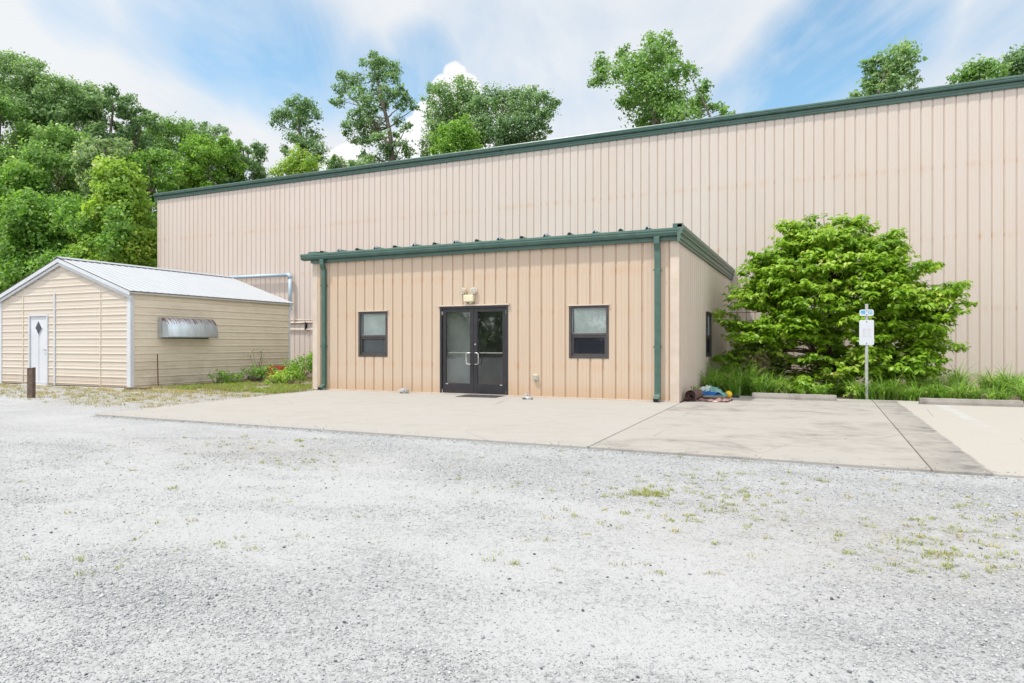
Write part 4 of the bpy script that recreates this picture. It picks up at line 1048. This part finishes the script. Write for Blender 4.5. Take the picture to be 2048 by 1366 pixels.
T8=[(1970,300,40),(2000,330,50),(2030,270,50),(2060,250,50),(2050,320,60),(2110,260,60),(2110,330,60)]
seen_tree('oak_tree','treetop cut by the right edge of the photo',47,T8,[(2060,420),(2060,340),(2060,260)],'dark',211,1160,0,.4336)

# a wood across the road, mirrored in the door and window glass
g=np.random.default_rng(77); ub=[]
for i in range(120):
    x=g.uniform(-62,2); r=g.uniform(1.0,1.8); ub.append((x,-33+g.normal(0,2.5),g.uniform(.5,5.5),r))
C,Nn,B=crown_points(ub,60,g); m=len(C); V,Fc=leaves(C,Nn,.75*g.uniform(.6,1.3,m),.55*g.uniform(.6,1.3,m),g,.2)
o=np_obj('woodland',V,Fc,LM['dark'],tone=np.repeat(B,2)); tag(o,'dark wood across the yard mirrored in the door glass','wood',kind='stuff')

# ------------------------------------------------------------------ the big bush
OUT=[(1440,622),(1462,600),(1468,575),(1490,560),(1500,540),(1495,512),(1515,506),(1540,508),(1550,498),(1570,470),(1566,455),(1580,446),(1600,452),(1612,446),(1630,440),(1645,431),(1655,448),(1668,446),(1685,452),(1705,435),(1718,450),(1735,450),(1737,475),(1750,475),(1770,470),(1785,450),(1792,462),(1805,475),(1800,495),(1812,515),(1812,537),(1830,530),(1862,522),(1892,516),(1870,535),(1848,548),(1850,562),(1870,570),(1907,578),(1880,600),(1872,610),(1918,612),(1900,632),(1920,650),(1885,662),(1892,700),(1862,716),(1872,745),(1830,768),(1700,778),(1580,770),(1500,752),(1450,722),(1446,690),(1456,660),(1442,640)]
YB=20.4
poly=[on_plane(u,v,YB)[::2] for u,v in OUT]
def inside(x,z):
    c=False; n=len(poly)
    for i in range(n):
        x1,z1=poly[i]; x2,z2=poly[(i+1)%n]
        if (z1>z)!=(z2>z) and x<(x2-x1)*(z-z1)/(z2-z1)+x1: c=not c
    return c
g=np.random.default_rng(31)
bx,by=.45,YB+.1
bush=thing('dogwood_bush','large spreading bright green leafy bush before the beige wall','bush',(bx,by,0))
cxp=.45; czp=2.1
poly=[(cxp+(x-cxp)*(.90 if z<3.2 else .86), czp+(z-czp)*.97) for x,z in poly]
shelves=[]; tries=0
while len(shelves)<480 and tries<90000:
    tries+=1
    x=g.uniform(-2.75,3.5); z=g.uniform(.25,4.8)
    if not inside(x,z): continue
    dx=(x-bx)/3.1; dz=(z-2.0)/2.9
    hd=2.3*math.sqrt(max(.02,1-min(1,dx*dx+max(0,dz)**2*.9)))
    y=by+g.choice([-1,1],p=[.70,.30])*hd*(g.uniform(.05,1)**.5)
    if y>D2-.4 or x<-2.5: continue
    if y<18.45 and .3<x<1.7 and z>.9: continue
    if y<18.2 or x>2.75: continue
    ux=1024+F*((CY*x+SY*y)/(-SY*x+CY*y)); vx=Y0-F*(z-H)/(-SY*x+CY*y)
    skip=0
    for cu,cv,ru,rv,pz,front in ((1512,628,30,12,.9,0),(1492,682,38,11,.85,0),(1640,697,80,20,.9,1),(1590,738,90,16,.85,1),(1700,757,110,10,.85,1),(1600,650,34,13,.7,1),(1850,545,16,10,.9,0),(1745,640,60,14,.5,1)):
        if front and y>by-.3: continue
        if ((ux-cu)/ru)**2+((vx-cv)/rv)**2<1 and g.random()<pz: skip=1
    if skip: continue
    # keep shelves of foliage apart so that shade shows between them
    if any(abs(z-q[2])<.095 and (x-q[0])**2+(y-q[1])**2<.25**2 for q in shelves): continue
    shelves.append((x,y,z))
C=[];Nn=[];B=[];br=MB()
stems=[]
for a in np.linspace(0,2*math.pi,8)[:-1]:
    q=[(bx+.18*math.cos(a),by+.18*math.sin(a),-.05),(bx+.5*math.cos(a),by+.45*math.sin(a),.7),(bx+1.0*math.cos(a)+g.normal(0,.15),by+.85*math.sin(a),1.7),(bx+1.35*math.cos(a)+g.normal(0,.25),by+1.1*math.sin(a),2.9+g.normal(0,.3))]
    br.tube(q,[.075,.055,.04,.018],7,False)
    for i in range(3):
        for t in (0,.33,.66): stems.append(np.array(q[i])+(np.array(q[i+1])-np.array(q[i]))*t)
stems=np.array(stems)
D_=[]
for (x,y,z) in shelves:
    c=np.array([x,y,z])
    dd=np.linalg.norm(stems-c,axis=1)+np.where(stems[:,2]>z+.1,2,0); a=stems[dd.argmin()]
    limb(br,a,c,.017,.005,g,5,-.08,4)
    out=np.array([x-bx,(y-by),0]); ol=np.linalg.norm(out); out/=max(.05,ol); sd=np.array([-out[1],out[0],0])
    ln=g.uniform(.26,.50)*(1 if z<3.2 else .7); wd=g.uniform(.20,.36)*(1 if z<3.2 else .75); up=g.uniform(-.05,.30)+(.45 if z>3.0 else .12*(z-1.5) if z>1.5 else 0)*g.random(); tn=g.normal(0,.13)
    for tw in range(int(g.uniform(11,17))):            # twigs of one shelf, each carrying paired drooping leaves
        f=g.uniform(-.9,1); sp=g.uniform(-1,1)
        e=c+out*ln*f+sd*wd*sp*(1.1-.5*abs(f))+np.array([0,0,up*ln*f-.10*f*f-.06*sp*sp+g.normal(0,.03)])
        td=unit((out*(.4+.6*g.random())+sd*sp*.9+np.array([0,0,g.uniform(-.1,.35)]))[None])[0]
        n=int(g.uniform(8,13)); tt=np.linspace(0,1,n)[:,None]; tl=g.uniform(.16,.30)
        pos=e+td*tl*tt+g.normal(0,.018,(n,3)); sgn=np.where(np.arange(n)%2==0,1,-1)[:,None]
        side=unit(np.cross(td,[0,0,1])[None])[0]
        ld_=unit(td*.55+side*sgn*.8+np.array([0,0,-.45])+g.normal(0,.28,(n,3)))
        C.append(pos+ld_*.06); D_.append(ld_); Nn.append(unit(np.array([0,0,.9])+out*.35+g.normal(0,.30,(n,3))))
        B.append(np.clip(.36+tn+tt[:,0]*.22+g.normal(0,.15,n),0,1))
D_=np.concatenate(D_)
C=np.concatenate(C);Nn=np.concatenate(Nn);B=np.concatenate(B)
keep=~((C[:,1]<17.9)&(C[:,0]>.4)&(C[:,0]<1.6)); C,Nn,B,D_=C[keep],Nn[keep],B[keep],D_[keep]; m=len(C)
# droop outwards: longer, folded, curved leaves of two segments each side
d=D_
Nn=unit(Nn-(Nn*d).sum(1,keepdims=True)*d); s=np.cross(d,Nn)
L=(.148*np.exp(g.normal(0,.22,m)))[:,None]; W=(.074*np.exp(g.normal(0,.2,m)))[:,None]
mid=C+Nn*L*.10; v0=C-d*L*.5; v4=C+d*L*.5-Nn*L*.14
l1=mid+s*W*.5-Nn*W*.18; r1_=mid-s*W*.5-Nn*W*.18
V=np.stack([v0,l1,mid,r1_,v4],1).reshape(-1,3); o5=(np.arange(m)*5)[:,None]
Fc=np.concatenate([o5+np.array([[0,2,1]]),o5+np.array([[0,3,2]]),o5+np.array([[1,2,4]]),o5+np.array([[2,3,4]])],1).reshape(-1,3)
np_obj('crown',V,Fc,LM['bush'],bush,tone=np.repeat(B,4))
br.build('stem',M['stem'],bush,smooth=True,recalc=False)

# ------------------------------------------------------------------ grasses and weeds
def blades(root, h, w, az, bend, g, seg=4):
    n=len(root); dirv=np.stack([np.cos(az),np.sin(az),np.zeros(n)],1); side=np.stack([-np.sin(az+g.normal(0,.6,n)),np.cos(az+g.normal(0,.6,n)),np.zeros(n)],1)
    V=[]
    for i in range(seg+1):
        t=i/seg
        p=root+dirv*(h*bend*t*t)[:,None]; p=p.copy(); p[:,2]+=h*(t-.42*np.minimum(bend,1.3)*t*t*t)
        ww=(w*(1-t**1.6)*.5+.0006)[:,None]
        V+= [p-side*ww,p+side*ww]
    k=2*(seg+1); V=np.stack(V,1).reshape(-1,3); o=(np.arange(n)*k)[:,None]
    Fc=np.concatenate([o+np.array([[2*i,2*i+1,2*i+3,2*i+2]]) for i in range(seg)],1).reshape(-1,4)
    return V,Fc,seg
def grass(name,label,cat,tufts,mat,g,per=(14,22),w=.006,spread=.03,bend=(.2,.9),tone=(.45,.2),knd='stuff',seg=4):
    Rr=[];Hh=[];Az=[];Bn=[];Tn=[]
    for (x,y,z,h,tn) in tufts:
        n=int(g.uniform(*per)); az=g.uniform(0,6.283,n)
        Rr.append(np.stack([x+g.normal(0,spread,n),y+g.normal(0,spread,n),np.full(n,z)],1)); Hh.append(h*g.uniform(.55,1.1,n)); Az.append(az); Bn.append(g.uniform(bend[0],bend[1],n)); Tn.append(np.clip(tone[0]+tn+g.normal(0,tone[1],n),0,1))
    Rr=np.concatenate(Rr);Hh=np.concatenate(Hh);Az=np.concatenate(Az);Bn=np.concatenate(Bn);Tn=np.concatenate(Tn)
    V,Fc,sg_=blades(Rr,Hh,w*g.uniform(.7,1.3,len(Hh)),Az,Bn,g,seg)
    o=np_obj(name,V,Fc,mat,tone=np.repeat(Tn,sg_)); return tag(o,label,cat,kind=knd)
g=np.random.default_rng(91)
# tall clumping grass in the planting bed
tf=[]
def clump(x,y,h,k=7,sp=.13):
    for _ in range(k): tf.append((x+g.normal(0,sp),y+g.normal(0,sp*.8),-.03,h*g.uniform(.75,1.15),g.normal(0,.10)))
x=-2.45
while x<10:
    y=17.72+abs(g.normal(0,.12)); h=g.uniform(.5,.85)
    if x<-1.2: h*=1.25
    if not .38<x<.78: clump(x,y,h)
    x+=g.uniform(.42,.72)
for i in range(20):
    x=g.uniform(-2.3,3); clump(x,18.5+abs(g.normal(0,.5)),g.uniform(.4,.75),5,.16)
for i in range(34): clump(g.uniform(2.6,10.5),g.uniform(18.3,23.6),g.uniform(.6,1.0),6,.2)
for i in range(9): clump(g.uniform(-2.55,-1.5),g.uniform(18.0,21.0),g.uniform(.8,1.25),6,.14)
grass('tall_grass','lush arching green grass along the planting bed','grass',tf,M['grass'],g,(18,30),.024,.05,(.3,1.7),(.48,.26))
# short weeds in the gravel
wt=[]
for i in range(2600):
    u=g.uniform(0,2048); v=g.uniform(835,1150)
    wgt=max(math.exp(-((u-560)/150)**2-((v-905)/34)**2)*.9, math.exp(-((u-1420)/260)**2-((v-1000)/55)**2)*.75,math.exp(-((u-1880)/170)**2-((v-1070)/75)**2)*.8,
            math.exp(-((u-1290)/24)**2-((v-988)/7)**2)*1.0, math.exp(-((u-1050)/330)**2-((v-895)/22)**2)*.35, .03)
    if g.random()>wgt: continue
    x,y=on_ground(u,v,-.034)
    if y>7.85 and x>-12.2: continue
    wt.append((x+g.normal(0,.03),y+g.normal(0,.03),ground_z(x,y),g.uniform(.018,.05),g.choice([-.15,.0,.45],p=[.5,.32,.18])))
for i in range(34):
    x,y=on_ground(1290+g.normal(0,20),988+g.normal(0,4),-.034); wt.append((x,y,ground_z(x,y),g.uniform(.03,.05),.1))
grass('gravel_weeds','sparse yellow-green weeds sprouting through the gravel','weeds',wt,M['weed'],g,(7,16),.0045,.022,(.5,1.6),(.38,.16),seg=3)
# rough grass beside the shed
wt=[]
for i in range(7500):
    x=g.uniform(-27,-12.3); y=g.uniform(9.0,19)
    if x<-17.7 and y>12.5: continue
    lim=9.6+(-12.5-x)*.12
    p=.95 if y>12.2 else .62
    p*=.35+.9*max(0,.5+fbm(x*1.0,y*1.0,.9))
    if y<lim: p*=max(0,1-(lim-y)/.9)
    if x<-17.5: p*=.75
    edge=-12.25-.1*max(0,y-8)/1.5
    if x>edge-.05: continue
    if g.random()>p: continue
    lush=1 if (y>13 and g.random()<.6) else 0
    wt.append((x,y,ground_z(x,y),g.uniform(.04,.11)*(1+.9*lush),(-.25 if lush else g.choice([-.1,.25,.5]))))
grass('rough_grass','patchy green and straw-coloured grass between shed and concrete','grass',wt,M['drygrass'],g,(9,16),.008,.05,(.3,1.2),(.38,.18),seg=3)
wt=[]
for i in range(900):
    x=g.uniform(-17.3,-12.8); y=g.uniform(13.2,16.2)
    if x>-12.9 and y>D1-.1: continue
    if fbm(x,y,.8)<-.02: continue
    wt.append((x,y,-.02,g.uniform(.07,.17),g.uniform(-.1,.3)))
grass('bright_grass','bright yellow-green grass strip at the slab edge by the downspout','grass',wt,leafmat('bright_grass_blade',(.12,.22,.025),(.28,.40,.05),(.45,.42,.13)),g,(12,20),.009,.05,(.3,1.1),(.4,.18),seg=3)
# leafy weeds, each plant its own thing
def weed_plant(name,label,x,y,h,r,seed,kd='bright',n=9,leaf=(.10,.055),dens=900):
    g=np.random.default_rng(seed); bl=[]; mb=MB()
    t=thing(name,label,'weed',(x,y,0),'leafy weeds')
    for i in range(n):
        a=g.uniform(0,6.28); q=g.uniform(.1,1)*r; zz=h*g.uniform(.35,1)
        p=(x+q*math.cos(a),y+q*math.sin(a),zz); bl.append((*p,g.uniform(.25,.45)*r))
        limb(mb,(x+.1*q*math.cos(a),y+.1*q*math.sin(a),-.03),p,.009,.004,g,4,-.1,4)
    mb.build('stem',M['stem'],t,recalc=False)
    C,Nn,B=crown_points(bl,dens,g); m=len(C); V,Fc=leaves(C,Nn,leaf[0]*g.uniform(.6,1.3,m),leaf[1]*g.uniform(.6,1.3,m),g,.35)
    np_obj('foliage',V,Fc,LM[kd],t,tone=np.repeat(np.clip(B+.1,0,1),2))
    return t
weed_plant('weed_plant','bushy green weed just right of the red crate',-16.75,18.5,.85,.75,1,'bright',16)
weed_plant('weed_plant','broad green weed against the left wall of the annex',-14.0,18.4,1.0,.85,2,'bright',16)
weed_plant('weed_plant','tall dark weed at the back beside the annex wall',-14.4,21.5,1.75,.45,3,'mid',14)
weed_plant('weed_plant','dense green weed between the crate and the annex',-15.5,19.4,1.0,.85,4,'bright',18)
weed_plant('weed_plant','small leafy weed at the foot of the shed side wall',-17.3,15.25,.42,.38,5,'bright',9)
weed_plant('weed_plant','low leafy weed second along the shed side wall',-17.2,15.95,.38,.40,6,'bright',9)
weed_plant('weed_plant','wispy dark weed standing before the shed wall behind the crate',-17.62,17.35,1.05,.32,7,'mid',10,(.07,.02),500)
weed_plant('weed_plant','green weed spilling over the fallen log',-16.0,17.3,.45,.6,8,'bright',11)
weed_plant('weed_plant','feathery green weed growing out of the rolled carpet',-2.60,15.58,.34,.13,9,'feather',8,(.05,.03),2600)
weed_plant('weed_plant','yellow-green seedling at the bed edge left of the sign post',.66,17.62,.24,.22,10,'yellow',9,(.08,.05),1300)
for i,(x,y,h,rr,kd,lab) in enumerate([(-16.2,19.0,.8,.6,'bright','leafy weed behind the log, left of the dense clump'),(-15.0,18.2,.75,.65,'feather','fresh weed between crate and annex, in front of the dense clump'),(-14.6,20.2,1.15,.7,'mid','dark leafy weed before the wall pipes'),(-13.5,17.0,.65,.5,'bright','green weed hugging the annex corner trim'),(-17.0,16.7,.5,.45,'feather','weed in front of the capped pipe'),(-13.6,20.5,1.1,.55,'mid','dark weed deep in the gap by the annex wall'),(-15.6,16.2,.35,.5,'yellow','low yellow-green weed before the log end')]):
    weed_plant('weed_plant',lab,x,y,h,rr,40+i,kd,14)
LM['dead']=leafmat('dead_twig',(.13,.09,.05),(.25,.18,.11),(.33,.26,.17),.15)
t=weed_plant('dead_shrub','brown dead shrub under the left side of the bush',-1.45,18.9,1.25,.55,11,'dead',18,(.07,.015),1500); t['group']='shrubs'

# ------------------------------------------------------------------ light
SUN = Vector((-.30,-.31,.90)).normalized()
elev = math.asin(SUN.z); azim = math.atan2(SUN.x, SUN.y)
ld = bpy.data.lights.new('sun','SUN'); ld.energy = 3.0; ld.angle = R(1.3); ld.color = (1,.955,.89)
lo = bpy.data.objects.new('sun',ld); COL.objects.link(lo); lo.rotation_euler = SUN.to_track_quat('Z','Y').to_euler(); lo.location=(-10,-10,30)

world = bpy.data.worlds.new('World'); sc.world = world; world.use_nodes = True
class W(N):
    def __init__(self):
        self.t = world.node_tree; self.t.nodes.clear(); self.out = self.t.nodes.new('ShaderNodeOutputWorld')
w = W()
sky = w.n('TexSky', sky_type='NISHITA', sun_disc=False, sun_elevation=elev, sun_rotation=azim, air_density=1.0, dust_density=.6, ozone_density=1.2)
dirv = w.n('VectorMath', operation='NORMALIZE', i_0=w.n('TexCoord').outputs['Generated']).outputs[0]
def near_dir(vec, u, v, r_in, r_out):
    dt = w.n('VectorMath', operation='DOT_PRODUCT', i_0=vec, i_1=direction(u,v)).outputs['Value']
    return w.rng(dt, math.cos(R(r_out)), math.cos(R(r_in)), 0, 1, True)
CL = 6.5
# high cloud: noise laid on a flat layer far overhead, so its streaks converge towards the horizon
dx_,dy_,dz_ = (w.xyz(dirv)[k] for k in 'XYZ')
zc = w.math('ADD', w.math('MAXIMUM', dz_, 0.0), .10)
lay = w.n('CombineXYZ'); w.set(lay.inputs[0], w.math('DIVIDE',dx_,zc)); w.set(lay.inputs[1], w.math('DIVIDE',dy_,zc))
lay = lay.outputs[0]
def cloudnoise(scale, det, rough, dist, st, rot=28):
    return w.noise(w.n('Mapping', vector_type='TEXTURE', i_Vector=lay, i_Scale=st, i_Rotation=(0,0,R(rot))).outputs[0], scale, det, rough, dist)
n1 = cloudnoise(1.1,8,.58,.5,(1,2.2,1)); n2 = cloudnoise(2.6,9,.62,.6,(1,3.6,1),24)
blue = None
for u,v,ri,ro,a in ((400,0,1,7,.8),(480,60,1,7.5,1.0),(560,110,1,7,1.0),(640,160,.5,5,.75),(720,150,.5,4,.6),(800,180,.5,4,.7),(330,60,.5,5,.4),
                    (1760,20,1,6,.9),(1700,70,1,6,1.0),(1630,120,1,5.5,1.0),(1560,185,.5,5,1.0),(1490,215,.5,4,.7),(1420,200,.3,3,.3),(850,120,.5,4,.6),(820,210,.3,3,.7),(1000,90,1,8,.28),(1120,120,1,7,.2),(150,30,0.3,3.5,.4),(2040,20,.5,5,.3)):
    q = w.math('MULTIPLY', near_dir(dirv,u,v,ri,ro), a)
    blue = q if blue is None else w.math('MAXIMUM', blue, q)
n3 = cloudnoise(1.9,9,.66,1.0,(1,5.5,1),22)
blue = w.math('MULTIPLY', blue, w.rng(n3,.40,.62,1.25,.68))
dens = w.math('ADD', w.math('MULTIPLY', w.math('SUBTRACT', n1, .5), 1.5), w.math('MULTIPLY', w.math('SUBTRACT', n2, .5), 1.1))
cov = w.math('SUBTRACT', w.math('ADD', .98, w.math('MULTIPLY',dens,.75)), w.math('MULTIPLY', blue, .92))
cov = w.rng(cov, .0, 1.0, .10, 1.0)
gray = w.rng(w.math('ADD',n1,w.math('MULTIPLY',n2,.4)),.45,.95)
ccol = w.mix(gray, (CL*.86,CL*.90,CL*.955), (CL*1.0,CL*1.02,CL*1.04))
skyb = w.mix(1.0, sky.outputs[0], (1.16,1.58,1.52), 'MULTIPLY')
c = w.mix(cov, skyb, ccol)
# the heaped cumulus behind the oaks
jv = w.n('VectorMath', operation='ADD'); w.set(jv.inputs[0], dirv)
jn = w.n('TexNoise', i_Vector=dirv, i_Scale=26, i_Detail=5, i_Roughness=.55).outputs['Color']
js = w.n('VectorMath', operation='SCALE', i_0=w.n('VectorMath',operation='SUBTRACT',i_0=jn,i_1=(.5,.5,.5)).outputs[0]); js.inputs['Scale'].default_value=.016
w.set(jv.inputs[1], js.outputs[0])
jv = w.n('VectorMath', operation='NORMALIZE', i_0=jv.outputs[0])
cu = None
for u,v,r in ((908,150,1.0),(888,176,1.05),(936,178,1.15),(912,205,2.3),(860,240,1.5),(848,285,2.3),(905,285,3.0),(700,335,1.9),(640,350,1.7),(1000,310,3.6)):
    q = near_dir(jv.outputs[0],u,v,r-.12,r+.12); cu = q if cu is None else w.math('MAXIMUM',cu,q)
c = w.mix(w.math('MULTIPLY',cu,.9), c, (CL*1.16,CL*1.16,CL*1.17))
# unseen sky behind the camera, brightness raised to lift walls and foliage
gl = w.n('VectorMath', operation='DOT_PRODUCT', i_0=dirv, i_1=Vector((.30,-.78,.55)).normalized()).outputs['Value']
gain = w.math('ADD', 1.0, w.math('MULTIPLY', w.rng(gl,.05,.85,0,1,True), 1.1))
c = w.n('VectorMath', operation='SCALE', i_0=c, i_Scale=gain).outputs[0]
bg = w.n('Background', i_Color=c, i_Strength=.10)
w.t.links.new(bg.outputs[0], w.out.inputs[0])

# ------------------------------------------------------------------ camera and render settings
cd = bpy.data.cameras.new('camera'); cam = bpy.data.objects.new('camera',cd); COL.objects.link(cam)
cam.location = (0,0,H); cam.rotation_euler = (R(90),0,YAW)
cd.sensor_width = 36; cd.lens = 36*F/2048; cd.shift_y = (Y0-683)/2048; cd.clip_end = 3000; cd.clip_start=.05
sc.camera = cam
sc.view_settings.view_transform = 'Standard'; sc.view_settings.look = 'None'; sc.view_settings.exposure = 0.5; sc.view_settings.gamma = 1
sc.cycles.use_denoising = True
sc.cycles.max_bounces = 8; sc.cycles.transparent_max_bounces = 12
